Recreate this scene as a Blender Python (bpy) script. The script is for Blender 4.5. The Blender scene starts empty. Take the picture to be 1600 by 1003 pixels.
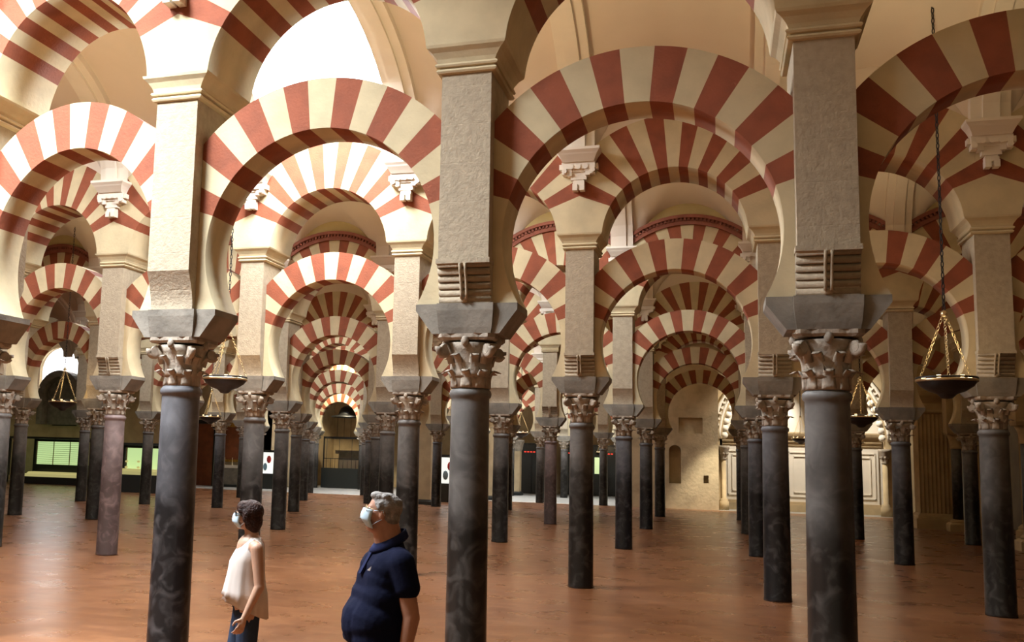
import bpy, bmesh, math, random
from mathutils import Vector, Matrix
PI = math.pi
C = bpy.context.scene.collection
SC = bpy.context.scene
random.seed(7)
A, B = 2.75, 7.053          # bay width along an arcade, distance from arcade to arcade

# ------------------------------------------------------------------ materials
def mat(name, col, rough=.8, metal=0, noise=None, bump=None, emit=None, col2=None, nscale=4, detail=4, spec=None):
    m = bpy.data.materials.new(name); m.use_nodes = True
    nt = m.node_tree; b = nt.nodes['Principled BSDF']
    b.inputs['Base Color'].default_value = (*col, 1); b.inputs['Roughness'].default_value = rough
    b.inputs['Metallic'].default_value = metal
    if spec is not None: b.inputs['Specular IOR Level'].default_value = spec
    tc = nt.nodes.new('ShaderNodeTexCoord')
    g = nt.nodes.new('ShaderNodeNewGeometry')
    if noise:
        n = nt.nodes.new('ShaderNodeTexNoise'); n.inputs['Scale'].default_value = nscale; n.inputs['Detail'].default_value = detail
        nt.links.new(g.outputs['Position'], n.inputs['Vector'])
        r = nt.nodes.new('ShaderNodeValToRGB'); c2 = col2 or tuple(c*(1-noise) for c in col)
        r.color_ramp.elements[0].color = (*c2, 1); r.color_ramp.elements[1].color = (*col, 1)
        r.color_ramp.elements[0].position = .33; r.color_ramp.elements[1].position = .62
        nt.links.new(n.outputs['Fac'], r.inputs['Fac']); nt.links.new(r.outputs['Color'], b.inputs['Base Color'])
    if bump:
        n2 = nt.nodes.new('ShaderNodeTexNoise'); n2.inputs['Scale'].default_value = bump[1]; n2.inputs['Detail'].default_value = 6
        nt.links.new(g.outputs['Position'], n2.inputs['Vector'])
        bp = nt.nodes.new('ShaderNodeBump'); bp.inputs['Strength'].default_value = bump[0]; bp.inputs['Distance'].default_value = .02
        nt.links.new(n2.outputs['Fac'], bp.inputs['Height']); nt.links.new(bp.outputs['Normal'], b.inputs['Normal'])
    if emit:
        b.inputs['Emission Color'].default_value = (*emit[0], 1); b.inputs['Emission Strength'].default_value = emit[1]
    return m

M = {}
M['cream'] = mat('cream_stone', (.60, .505, .315), .85, noise=.18, nscale=3.0, bump=(.15, 25))
M['red'] = mat('red_brick', (.275, .074, .032), .85, noise=.22, nscale=5.0, bump=(.25, 40))
M['plaster'] = mat('vault_plaster', (.70, .61, .51), .9, noise=.06, nscale=1.2)
M['white_plaster'] = mat('white_plaster', (.76, .70, .60), .85, noise=.05, nscale=3)
M['uplit'] = mat('uplit_plaster', (.52, .42, .2), .9, noise=.12, nscale=2)  # plain plaster, the warm uplight tint put into its colour
M['limestone'] = mat('carved_limestone', (.38, .32, .25), .8, noise=.35, nscale=9, bump=(.4, 30))
M['impost'] = mat('impost_stone', (.23, .205, .165), .8, noise=.35, nscale=4, bump=(.3, 20))
M['redmould'] = mat('red_moulding', (.24, .075, .045), .85, noise=.2, nscale=6)
M['backwall'] = mat('rubble_stone', (.52, .42, .27), .9, noise=.25, nscale=2.2, bump=(.6, 9))
M['tan'] = mat('tan_stone', (.50, .38, .22), .85, noise=.2, nscale=2, bump=(.2, 15))
M['darkwall'] = mat('dark_wall', (.16, .13, .10), .9, noise=.3, nscale=1)
M['grey_floor'] = mat('grey_stone', (.34, .32, .28), .45, noise=.25, nscale=1.5)
M['black'] = mat('black_metal', (.008, .008, .008), .45, .0)
M['darkcase'] = mat('dark_case', (.02, .022, .02), .35)
M['brass'] = mat('polished_brass', (.75, .63, .38), .3, 1)
M['glow'] = mat('lamp_glass', (.9, .8, .6), .3, emit=((1, .72, .36), 6))
M['gold'] = mat('gilded_wood', (.6, .33, .06), .35, .8, noise=.4, nscale=12, bump=(.5, 14))
M['wood'] = mat('red_brown_wood', (.26, .075, .025), .55, noise=.3, nscale=3)
M['skin'] = mat('skin', (.40, .20, .125), .55, noise=.1, nscale=14)
M['skin_w'] = mat('fair_skin', (.46, .27, .18), .55, noise=.08, nscale=14)
M['navy'] = mat('navy_cotton', (.0045, .006, .019), .9, bump=(.1, 60), spec=.08)
M['navy_light'] = mat('navy_trim', (.012, .016, .05), .9, spec=.08)
M['jeans'] = mat('blue_denim', (.03, .045, .08), .9, noise=.35, nscale=10, spec=.15)
M['trousers'] = mat('beige_cotton', (.20, .16, .11), .85)
M['white_cloth'] = mat('white_blouse', (.56, .50, .45), .85, noise=.05, nscale=8)
M['mask'] = mat('surgical_mask', (.50, .66, .76), .7)
M['grey_hair'] = mat('grey_hair', (.26, .24, .22), .7, noise=.5, nscale=30, bump=(.6, 60))
M['brown_hair'] = mat('auburn_hair', (.035, .012, .007), .5, spec=.2, noise=.5, nscale=30, bump=(1, 60))
M['lens'] = mat('dark_lens', (.01, .01, .01), .1)
M['shoe'] = mat('shoe_leather', (.03, .025, .02), .5)
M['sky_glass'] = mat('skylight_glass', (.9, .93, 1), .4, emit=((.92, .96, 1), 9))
M['window_glass'] = mat('window_glass', (.9, .93, 1), .4, emit=((.95, .97, 1), 2.2))

def shaft_mat(name, top, low, vein):
    m = bpy.data.materials.new(name); m.use_nodes = True; nt = m.node_tree; b = nt.nodes['Principled BSDF']; L = nt.links.new
    g = nt.nodes.new('ShaderNodeNewGeometry'); sx = nt.nodes.new('ShaderNodeSeparateXYZ'); L(g.outputs['Position'], sx.inputs[0])
    n = nt.nodes.new('ShaderNodeTexNoise'); n.inputs['Scale'].default_value = 2.2; n.inputs['Detail'].default_value = 6; L(g.outputs['Position'], n.inputs['Vector'])
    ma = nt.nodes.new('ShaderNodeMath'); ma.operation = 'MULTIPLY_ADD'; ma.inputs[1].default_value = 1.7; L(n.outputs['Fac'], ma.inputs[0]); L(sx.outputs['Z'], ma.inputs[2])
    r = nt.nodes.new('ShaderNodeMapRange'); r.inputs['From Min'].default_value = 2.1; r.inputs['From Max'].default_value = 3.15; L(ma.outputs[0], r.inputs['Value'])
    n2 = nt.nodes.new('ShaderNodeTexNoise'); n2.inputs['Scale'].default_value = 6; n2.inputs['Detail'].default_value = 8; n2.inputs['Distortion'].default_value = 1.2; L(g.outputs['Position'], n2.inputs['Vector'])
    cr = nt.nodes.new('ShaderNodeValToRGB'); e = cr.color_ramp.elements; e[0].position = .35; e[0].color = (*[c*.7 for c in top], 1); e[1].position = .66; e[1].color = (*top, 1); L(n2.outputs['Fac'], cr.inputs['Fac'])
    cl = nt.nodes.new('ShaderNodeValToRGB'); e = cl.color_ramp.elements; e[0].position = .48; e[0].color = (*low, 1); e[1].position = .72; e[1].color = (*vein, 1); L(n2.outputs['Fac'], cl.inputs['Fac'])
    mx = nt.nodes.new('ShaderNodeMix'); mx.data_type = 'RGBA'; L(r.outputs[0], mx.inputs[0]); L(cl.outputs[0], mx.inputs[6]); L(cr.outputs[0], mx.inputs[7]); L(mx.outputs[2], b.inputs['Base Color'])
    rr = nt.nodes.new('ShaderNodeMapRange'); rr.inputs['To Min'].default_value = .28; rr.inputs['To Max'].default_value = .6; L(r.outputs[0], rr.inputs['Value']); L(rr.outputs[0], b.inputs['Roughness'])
    return m
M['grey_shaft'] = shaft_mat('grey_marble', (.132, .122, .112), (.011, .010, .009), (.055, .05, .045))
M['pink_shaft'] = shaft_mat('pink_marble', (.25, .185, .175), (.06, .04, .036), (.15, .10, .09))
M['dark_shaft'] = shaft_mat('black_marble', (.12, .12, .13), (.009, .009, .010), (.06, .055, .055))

def pier_mat():
    m = mat('weathered_pier_stone', (.43, .36, .255), .9, noise=.16, nscale=14)
    nt = m.node_tree; b = nt.nodes['Principled BSDF']; L = nt.links.new
    g = nt.nodes.new('ShaderNodeNewGeometry')
    v = nt.nodes.new('ShaderNodeTexNoise'); v.inputs['Scale'].default_value = 34; v.inputs['Detail'].default_value = 5; v.inputs['Roughness'].default_value = .6; L(g.outputs['Position'], v.inputs['Vector'])
    r = nt.nodes.new('ShaderNodeMapRange'); r.inputs['From Min'].default_value = .30; r.inputs['From Max'].default_value = .62; L(v.outputs['Fac'], r.inputs['Value'])
    # horizontal joints every .33 m
    s = nt.nodes.new('ShaderNodeSeparateXYZ'); L(g.outputs['Position'], s.inputs[0])
    w = nt.nodes.new('ShaderNodeMath'); w.operation = 'PINGPONG'; w.inputs[1].default_value = .165; L(s.outputs['Z'], w.inputs[0])
    q = nt.nodes.new('ShaderNodeMapRange'); q.inputs['From Min'].default_value = 0; q.inputs['From Max'].default_value = .006; L(w.outputs[0], q.inputs['Value'])
    mu = nt.nodes.new('ShaderNodeMath'); mu.operation = 'MULTIPLY_ADD'; mu.inputs[1].default_value = .35; L(q.outputs[0], mu.inputs[0]); L(r.outputs[0], mu.inputs[2])
    bp = nt.nodes.new('ShaderNodeBump'); bp.inputs['Strength'].default_value = .3; bp.inputs['Distance'].default_value = .012
    L(mu.outputs[0], bp.inputs['Height']); L(bp.outputs['Normal'], b.inputs['Normal'])
    return m
M['pier'] = pier_mat()

def floor_mat():
    m = bpy.data.materials.new('terracotta_tiles'); m.use_nodes = True; nt = m.node_tree; b = nt.nodes['Principled BSDF']; L = nt.links.new
    g = nt.nodes.new('ShaderNodeNewGeometry')
    br = nt.nodes.new('ShaderNodeTexBrick'); L(g.outputs['Position'], br.inputs['Vector'])
    br.inputs['Scale'].default_value = 1; br.inputs['Brick Width'].default_value = .28; br.inputs['Row Height'].default_value = .14; br.inputs['Mortar Size'].default_value = .005
    br.inputs['Color1'].default_value = (.245, .102, .040, 1); br.inputs['Color2'].default_value = (.178, .069, .027, 1); br.inputs['Mortar'].default_value = (.17, .065, .028, 1)
    n = nt.nodes.new('ShaderNodeTexNoise'); n.inputs['Scale'].default_value = 1.6; n.inputs['Detail'].default_value = 9; L(g.outputs['Position'], n.inputs['Vector'])
    cr = nt.nodes.new('ShaderNodeValToRGB'); e = cr.color_ramp.elements; e[0].position = .3; e[0].color = (.70, .67, .65, 1); e[1].position = .68; e[1].color = (.88, .9, .92, 1); L(n.outputs['Fac'], cr.inputs['Fac'])
    mx = nt.nodes.new('ShaderNodeMix'); mx.data_type = 'RGBA'; mx.blend_type = 'MULTIPLY'; mx.inputs[0].default_value = 1
    L(br.outputs['Color'], mx.inputs[6]); L(cr.outputs['Color'], mx.inputs[7]); L(mx.outputs[2], b.inputs['Base Color'])
    rr = nt.nodes.new('ShaderNodeMapRange'); rr.inputs['To Min'].default_value = .2; rr.inputs['To Max'].default_value = .38; L(n.outputs['Fac'], rr.inputs['Value']); L(rr.outputs[0], b.inputs['Roughness'])
    e[0].position = .15; e[1].position = .85
    return m
M['floor'] = floor_mat()

# ------------------------------------------------------------------ mesh builder
class MB:
    def __init__(s): s.v = []; s.f = []; s.m = []; s.s = []
    def add(s, verts, faces, mi=0, smooth=False):
        o = len(s.v); s.v += [tuple(v) for v in verts]
        for f in faces: s.f.append(tuple(i+o for i in f)); s.m.append(mi); s.s.append(smooth)
    def box(s, x0, x1, y0, y1, z0, z1, mi=0):
        s.add([(x, y, z) for z in (z0, z1) for y in (y0, y1) for x in (x0, x1)],
              [(0, 2, 3, 1), (4, 5, 7, 6), (0, 1, 5, 4), (2, 6, 7, 3), (0, 4, 6, 2), (1, 3, 7, 5)], mi)
    def rings(s, rings, mi=0, smooth=True, cap=True):
        n = len(rings[0]); v = [p for r in rings for p in r]; f = []
        for i in range(len(rings)-1):
            for j in range(n):
                f.append((i*n+j, i*n+(j+1) % n, (i+1)*n+(j+1) % n, (i+1)*n+j))
        s.add(v, f, mi, smooth)
        if cap: s.add(rings[0], [tuple(range(n))[::-1]], mi); s.add(rings[-1], [tuple(range(n))], mi)
    def lathe(s, prof, n=24, c=(0, 0), mi=0, smooth=True, cap=True):
        s.rings([[(c[0]+r*math.cos(2*PI*k/n), c[1]+r*math.sin(2*PI*k/n), z) for k in range(n)] for r, z in prof], mi, smooth, cap)
    def rects(s, prof, mi=0, smooth=False):      # (half x, half y, z)
        s.rings([[(-a, -b, z), (a, -b, z), (a, b, z), (-a, b, z)] for a, b, z in prof], mi, smooth)
    def prism_y(s, pts, y0, y1, mi=0, smooth=False, capmi=None):      # pts (x,z) convex-ish polygon
        n = len(pts)
        s.add([(x, y0, z) for x, z in pts]+[(x, y1, z) for x, z in pts], [(i, (i+1) % n, n+(i+1) % n, n+i) for i in range(n)], mi, smooth)
        s.add([(x, y0, z) for x, z in pts], [tuple(range(n))[::-1]], mi); s.add([(x, y1, z) for x, z in pts], [tuple(range(n))], mi)
    def prism_x(s, pts, x0, x1, mi=0, smooth=False):      # pts (y,z)
        n = len(pts)
        s.add([(x0, y, z) for y, z in pts]+[(x1, y, z) for y, z in pts], [(i, (i+1) % n, n+(i+1) % n, n+i) for i in range(n)], mi, smooth)
        s.add([(x0, y, z) for y, z in pts], [tuple(range(n))], mi); s.add([(x1, y, z) for y, z in pts], [tuple(range(n))[::-1]], mi)
    def tube(s, pts, r, n=8, mi=0, closed=False):
        P = [Vector(p) for p in pts]; rs = r if isinstance(r, (list, tuple)) else [r]*len(P); R = []
        for i, p in enumerate(P):
            if closed: d = P[(i+1) % len(P)]-P[i-1]
            else: d = P[min(i+1, len(P)-1)]-P[max(i-1, 0)]
            d.normalize(); a = d.orthogonal() if abs(d.z) > .9 else Vector((0, 0, 1)).cross(d)
            if abs(d.z) > .9: a = Vector((0, 1, 0)).cross(d)
            a.normalize(); b = d.cross(a)
            R.append([tuple(p+a*rs[i]*math.cos(2*PI*k/n)+b*rs[i]*math.sin(2*PI*k/n)) for k in range(n)])
        if closed: R.append(R[0])
        s.rings(R, mi, True, not closed)
    def ball(s, c, r, n=12, mi=0, rot=None):
        r = r if isinstance(r, (list, tuple)) else (r, r, r); V = []; c = Vector(c)
        for i in range(n//2+1):
            t = PI*i/(n//2); ring = []
            for k in range(n):
                p = Vector((r[0]*math.sin(t)*math.cos(2*PI*k/n), r[1]*math.sin(t)*math.sin(2*PI*k/n), r[2]*math.cos(t)))
                if rot: p = rot @ p
                ring.append(tuple(c+p))
            V.append(ring)
        s.rings(V[::-1], mi, True, False)
    def mesh(s, name, mats):
        me = bpy.data.meshes.new(name); me.from_pydata(s.v, [], s.f)
        for m in (mats if isinstance(mats, (list, tuple)) else [mats]): me.materials.append(m)
        me.polygons.foreach_set('material_index', s.m); me.polygons.foreach_set('use_smooth', s.s)
        bm = bmesh.new(); bm.from_mesh(me)
        bmesh.ops.remove_doubles(bm, verts=bm.verts, dist=1e-5); bmesh.ops.recalc_face_normals(bm, faces=bm.faces)
        bm.to_mesh(me); bm.free(); me.update(); return me
    def build(s, name, mats, parent=None, loc=None):
        return link(name, s.mesh(name, mats), parent, loc)
def link(name, me, parent=None, loc=None):
    o = bpy.data.objects.new(name, me); C.objects.link(o)
    if parent: o.parent = parent
    if loc: o.location = loc
    return o
def tag(o, label, cat, group=None, kind=None):
    o['label'] = label; o['category'] = cat
    if group: o['group'] = group
    o['kind'] = kind or 'thing'
    return o
def empty(name, loc, rz=0):
    o = bpy.data.objects.new(name, None); C.objects.link(o); o.location = loc; o.rotation_euler = (0, 0, rz); o.empty_display_size = .2; return o
def struct(o): o['kind'] = 'structure'; return o
def copy_tree(o, parent=None):
    c = o.copy(); C.objects.link(c); c.parent = parent
    for ch in list(o.children): copy_tree(ch, c)
    return c

# ------------------------------------------------------------------ column pieces (meshes shared)
ZS, ZC, ZI, ZP, ZQ = 2.44, 2.88, 3.13, 5.06, 5.30     # shaft top, capital top, springing, pier top, cornice top
def shaft_mesh():
    b = MB(); b.lathe([(.19, 0), (.19, .03), (.186, .05), (.181, 1.2), (.172, ZS-.12), (.172, ZS-.08), (.186, ZS-.07), (.192, ZS-.045), (.186, ZS-.02), (.172, ZS-.01), (.172, ZS)], 32); return b.mesh('shaft', M['grey_shaft'])
def capital_mesh(kind=0):
    b = MB(); h = ZC-ZS
    b.lathe([(.165, ZS), (.168, ZS+.1), (.178, ZS+.22), (.20, ZS+.31), (.235, ZS+.37)], 24)
    # abacus with concave sides
    ring = []
    for k in range(4):
        a0 = PI/4+k*PI/2
        for t in (-.12, .12): ring.append((.315*math.cos(a0+t), .315*math.sin(a0+t)))
        for t in (.3, .5, .785, 1.07, 1.27): ring.append(((.235+.04*abs(t-.785))*math.cos(a0+t), (.235+.04*abs(t-.785))*math.sin(a0+t)))
    b.rings([[(x*.92, y*.92, ZC-.05) for x, y in ring], [(x, y, ZC-.03) for x, y in ring], [(x, y, ZC) for x, y in ring]], 0, False)
    def leaf(a, z0, z1, w, r0, out):
        ca, sa = math.cos(a), math.sin(a); pr = []
        N = 7
        for i in range(N):
            t = i/(N-1); z = z0+(z1-z0)*min(1, t*1.15); r = r0+out*max(0, (t-.45)/.55)**1.6
            if t > .9: z = z1-.028; r = r0+out*1.1
            ww = w*(1-.3*t)*(1 if t < .9 else .8); th = .012 if t < .8 else .02
            pts = [(r, -ww), (r+th*.7, -ww*.55), (r+th*1.1, 0), (r+th*.7, ww*.55), (r, ww), (r-.02, 0)]
            pr.append([(x*ca-y*sa, x*sa+y*ca, z) for x, y in pts])
        b.rings(pr, 0, True)
    for k in range(8): leaf(k*PI/4, ZS+.005, ZS+.155, .052, .160, .075)
    for k in range(8): leaf(k*PI/4+PI/8, ZS+.09, ZS+.285, .052, .165, .085)
    for k in range(4):       # corner volutes
        a = PI/4+k*PI/2; d = Vector((math.cos(a), math.sin(a), 0)); u = Vector((-math.sin(a), math.cos(a), 0))
        cen = d*.262+Vector((0, 0, ZC-.125)); pts = []; rr = []
        for i in range(22):
            t = i/21*2.6*PI; r = .058*(1-i/26); p = cen+d*(r*math.cos(t+PI*.9)*-1)+Vector((0, 0, r*math.sin(t+PI*.9))); pts.append(p); rr.append(.03-.012*i/21)
        b.tube([tuple(p) for p in pts], rr, 8)
        b.tube([tuple(cen-u*.028), tuple(cen+u*.028)], .042, 12)
        b.tube([tuple(d*.19+Vector((0, 0, ZS+.2))), tuple(d*.21+Vector((0, 0, ZS+.28))), tuple(d*.25+Vector((0, 0, ZC-.09)))], [.03, .032, .03], 8)
    for k in range(4):       # fleuron on each side
        a = k*PI/2; b.ball((.225*math.cos(a), .225*math.sin(a), ZC-.06), (.035, .035, .045), 8)
    return b.mesh('capital', M['limestone'])
def impost_mesh():
    b = MB()
    b.rects([(.215, .235, ZC), (.225, .245, ZC+.05), (.238, .262, ZI-.06), (.238, .262, ZI)])
    b.prism_y([(-.285, ZC), (.285, ZC), (.43, ZI-.055), (.43, ZI), (-.43, ZI), (-.43, ZI-.055)], -.222, .222)
    return b.mesh('impost', M['impost'])
ZR = 3.47
def pier_mesh():
    b = MB(); w = .212
    b.box(-w, w, -.255, .255, ZI, ZR); b.box(-w, w, -.35, .35, ZR, ZP)
    return b.mesh('pier', M['pier'])
def corbel_mesh(kind):       # on the -y side, carries the overhang of the pier
    b = MB(); w = .214
    def yy(t): return -.25-.10*(1-math.cos(t*PI/2))-.004       # t 0 bottom .. 1 top
    if kind == 0:
        pts = [(-.24, ZI)]+[(yy(i/8), ZI+(ZR-ZI)*i/8) for i in range(9)]+[(-.24, ZR)]
        pts = pts[::-1]; b.prism_x(pts, -w, w, 0, False)
    else:
        n = 6; hh = (ZR-ZI)/n
        for i in range(n):
            y = yy((i+.6)/n); z = ZI+hh*(i+.5); ring = []
            for sx in (-1, 1):
                pass
            R = []
            for x in (-w-.006, -.03, -.028, .028, .03, w+.006):
                dy = .014 if abs(x) < .029 else 0
                R.append([(x, y+.016-dy-hh*.5*math.cos(q)*.95, z+hh*.5*math.sin(q)) for q in [PI*j/6-PI/2 for j in range(7)]]+[(x, -.2, z+hh*.5), (x, -.2, z-hh*.5)])
            b.rings(R, 0, True)
        for x in (-.022, .022):
            b.tube([(x, yy((i+.5)/n)-.032, ZI+hh*(i+.5)) for i in range(n)], .012, 6)
        b.box(-w-.012, w+.012, -.372, -.2, ZR-.028, ZR+.012)
    return b.mesh('corbel', M['pier'])
def cornice_mesh():
    b = MB(); w, d = .212, .35
    pr = [(0, 0), (.022, .008), (.03, .025), (.022, .042), (.008, .05), (.012, .055), (.03, .06), (.036, .075), (.03, .09), (.02, .095), (.028, .13), (.05, .18), (.075, .215), (.08, .24)]
    b.rects([(w+o*1.6, d+o*1.0, ZP+z) for o, z in pr]); return b.mesh('cornice', M['cream'])
ME = dict(shaft=shaft_mesh(), capital=capital_mesh(), impost=impost_mesh(), pier=pier_mesh(), corbel0=corbel_mesh(0), corbel1=corbel_mesh(1), cornice=cornice_mesh())
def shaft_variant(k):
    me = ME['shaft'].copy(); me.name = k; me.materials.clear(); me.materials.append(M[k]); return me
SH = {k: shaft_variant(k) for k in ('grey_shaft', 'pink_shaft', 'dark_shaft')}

# ------------------------------------------------------------------ arches
def ray_clip(cx, cz, ang, R, xmax, zmax=None):
    dx, dz = math.cos(ang), math.sin(ang); t = R
    # R measured from circle centre (cx, cz2) handled by caller
    if abs(dx) > 1e-6: t = min(t, xmax/abs(dx))
    return (cx+dx*t, cz+dz*t)
def arch_strip(b, inner, outer, y0, y1, mi):
    n = len(inner)
    for i in range(n-1):
        a0, a1, o0, o1 = inner[i], inner[i+1], outer[i], outer[i+1]
        b.add([(a0[0], y0, a0[1]), (a1[0], y0, a1[1]), (o1[0], y0, o1[1]), (o0[0], y0, o0[1])], [(0, 1, 2, 3)], mi)
        b.add([(a0[0], y1, a0[1]), (a1[0], y1, a1[1]), (o1[0], y1, o1[1]), (o0[0], y1, o0[1])], [(3, 2, 1, 0)], mi)
        b.add([(a0[0], y0, a0[1]), (a1[0], y0, a1[1]), (a1[0], y1, a1[1]), (a0[0], y1, a0[1])], [(3, 2, 1, 0)], mi, True)
        b.add([(o0[0], y0, o0[1]), (o1[0], y0, o1[1]), (o1[0], y1, o1[1]), (o0[0], y1, o0[1])], [(0, 1, 2, 3)], mi)
def lower_arch_mesh():
    b = MB(); R, zc, Ro, xm, d = 1.084, 3.66, 1.545, 1.24, .205
    def pair(a): return (R*math.cos(a), zc+R*math.sin(a)), ray_clip(0, zc, a, Ro, xm)
    a0, n = math.radians(18), 15; st = (PI-2*a0)/n
    rnd = random.Random(3)
    ed = [a0+st*i+(rnd.uniform(-.008, .008) if 0 < i < n else 0) for i in range(n+1)]
    for i in range(n):
        aa = [ed[i]+(ed[i+1]-ed[i])*k/5 for k in range(6)]; I, O = zip(*[pair(a) for a in aa]); arch_strip(b, I, O, -d, d, 1 if i % 2 == 0 else 0)
    for s in (0, 1):     # plain springers down to the impost
        aa = [math.radians(-29.3)+(a0+math.radians(29.3))*k/10 for k in range(11)]
        I, O = [], []
        for a in aa:
            p = (R*math.cos(a), zc+R*math.sin(a)); q = (xm, ZI+(ray_clip(0, zc, a0, Ro, xm)[1]-ZI)*((a-aa[0])/(a0-aa[0])))
            I.append(p); O.append(q)
        if s: I = [(-x, z) for x, z in I][::-1]; O = [(-x, z) for x, z in O][::-1]
        arch_strip(b, I, O, -d, d, 0)
    return b.mesh('horseshoe_arch', [M['cream'], M['red']])
def upper_arch_mesh():
    b = MB(); R, zc, zj, Ro, xm, d = 1.04, 5.2, 5.33, 1.85, 1.375, .43
    def pair(a):
        dx, dz = math.cos(a), math.sin(a)
        def hit(rad):
            oz = zj-zc; bb = oz*dz; return -bb+math.sqrt(bb*bb-oz*oz+rad*rad)
        ti, to = hit(R), hit(Ro)
        if abs(dx) > 1e-6: to = min(to, xm/abs(dx))
        return (dx*ti, zj+dz*ti), (dx*to, zj+dz*to)
    a0, n = math.radians(21.5), 15; st = (PI-2*a0)/n
    rnd = random.Random(5); ed = [a0+st*i+(rnd.uniform(-.007, .007) if 0 < i < n else 0) for i in range(n+1)]
    ed[15-1] = PI-ed[1]
    for i in range(n):
        aa = [ed[i]+(ed[i+1]-ed[i])*k/5 for k in range(6)]; I, O = zip(*[pair(a) for a in aa]); arch_strip(b, I, O, -d, d, 1 if i % 2 == 0 else 0)
    for s in (0, 1):
        top = pair(a0); angi = math.asin((top[0][1]-zc)/R); ang0 = math.asin((ZQ-zc)/R)
        I, O = [], []
        for k in range(9):
            a = ang0+(angi-ang0)*k/8; I.append((R*math.cos(a), zc+R*math.sin(a))); O.append((xm, ZQ+(top[1][1]-ZQ)*k/8))
        if s: I = [(-x, z) for x, z in I][::-1]; O = [(-x, z) for x, z in O][::-1]
        arch_strip(b, I, O, -d, d, 0)
    return b.mesh('round_arch', [M['cream'], M['red']])
LOW, UP = lower_arch_mesh(), upper_arch_mesh()

# ------------------------------------------------------------------ plaster console on the pier axis
def console_mesh():
    b = MB()
    b.rects([(.30, .10, 0), (.33, .13, .03), (.33, .13, .07)]); v = b.v
    b2 = MB()
    def st(w, dpt, z0, z1): b2.box(-w, w, -dpt, 0, z0, z1)
    # moulded abacus, spreading upward
    R = []
    for w, dp, z in [(.235, .17, .40), (.25, .19, .43), (.255, .2, .445), (.285, .24, .5), (.30, .25, .52), (.33, .28, .56), (.33, .28, .60)]:
        R.append([(-w, 0, z), (-w, -dp, z), (w, -dp, z), (w, 0, z)])
    b2.rings(R, 0, False)
    st(.25, .15, .30, .40); st(.20, .12, .26, .31); st(.12, .10, .14, .30); st(.075, .09, .0, .16)
    st(.085, .105, .05, .12)
    for x, z0 in ((-.21, .22), (.21, .22), (-.052, -.03), (.052, -.03), (-.135, .2), (.135, .2)):
        b2.box(x-.036, x+.036, -.13, -.0, z0, z0+.1)
    for x, z in ((-.21, .27), (.21, .27), (0, .33), (-.11, .33), (.11, .33)):
        b2.tube([(x, -.16, z), (x, 0, z)], .04, 10)
    # side returns
    for s in (-1, 1):
        b2.box(s*.26-.03, s*.26+.03, -.12, 0, .3, .38)
    return b2.mesh('wall_console', M['white_plaster'])
CON = console_mesh()

# ------------------------------------------------------------------ lay out the arcades
ROWS = {0: (-1, 3), 1: (-4, 4), 2: (-6, 5), 3: (-6, 5), 4: (-6, 4), 5: (-6, 0), 6: (-6, 0)}
ORD = ['first', 'second', 'third', 'fourth', 'fifth', 'sixth', 'seventh', 'eighth', 'ninth', 'tenth', 'eleventh', 'twelfth', 'thirteenth', 'fourteenth', 'fifteenth', 'sixteenth']
RN = {0: 'the nearest arcade', 1: 'the second arcade back', 2: 'the third arcade back', 3: 'the fourth arcade back', 4: 'the fifth arcade back', 5: 'the sixth arcade back', 6: 'the last arcade back'}
FIRST = {0: -1, 1: -3, 2: -5, 3: -6, 4: -6, 5: -6, 6: -6}
SKIP = {(4, 4)}
JIT = {(1, -2): (.02, -.1), (2, -1): (0, 0)}
SHIFT = {(0, -1): .40, (0, 3): -.0, (1, -3): .28, (1, -4): .6, (2, -4): .2, (2, -5): .5, (2, -6): .9, (3, -6): .2}
def CX(r, c):
    lo = {0: -1, 1: -4, 2: -6, 3: -6}.get(r)
    return c*A+(SHIFT.get((r, max(c, lo)), 0) if lo is not None else 0)
def has(r, c): return r in ROWS and ROWS[r][0] <= c <= ROWS[r][1] and (r, c) not in SKIP
def shaft_kind(r, c):
    if (r, c) in ((1, -2), (3, 0), (1, -4)): return 'pink_shaft', 'pinkish'
    if r >= 1 and (r+c) % 3 == 0 and c > 0 or (r, c) in ((2, 2), (2, 3), (3, 3), (0, 0), (3, 1), (4, 1), (4, -2), (3, -4)): return 'dark_shaft', 'black'
    return 'grey_shaft', 'grey'
def corb_kind(r, c): return 1 if (r, c) in ((0, 1), (0, 2), (0, 3), (1, 1), (1, 3), (1, 2), (3, 0), (1, -2), (2, -5)) else 0
def where(r, c, what):
    k = c-FIRST[r]
    if r == 0: pos = {-1: 'cut by the left edge', 0: 'left of the woman', 1: 'beside the man', 2: 'farthest right in view', 3: 'off to the right', -2: 'off to the left'}[c]; return f'{RN[r]}, {pos}'
    if k < 0: return f'{RN[r]}, just beyond the left edge'
    return f'{RN[r]}, {ORD[k]} from the left'
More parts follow.
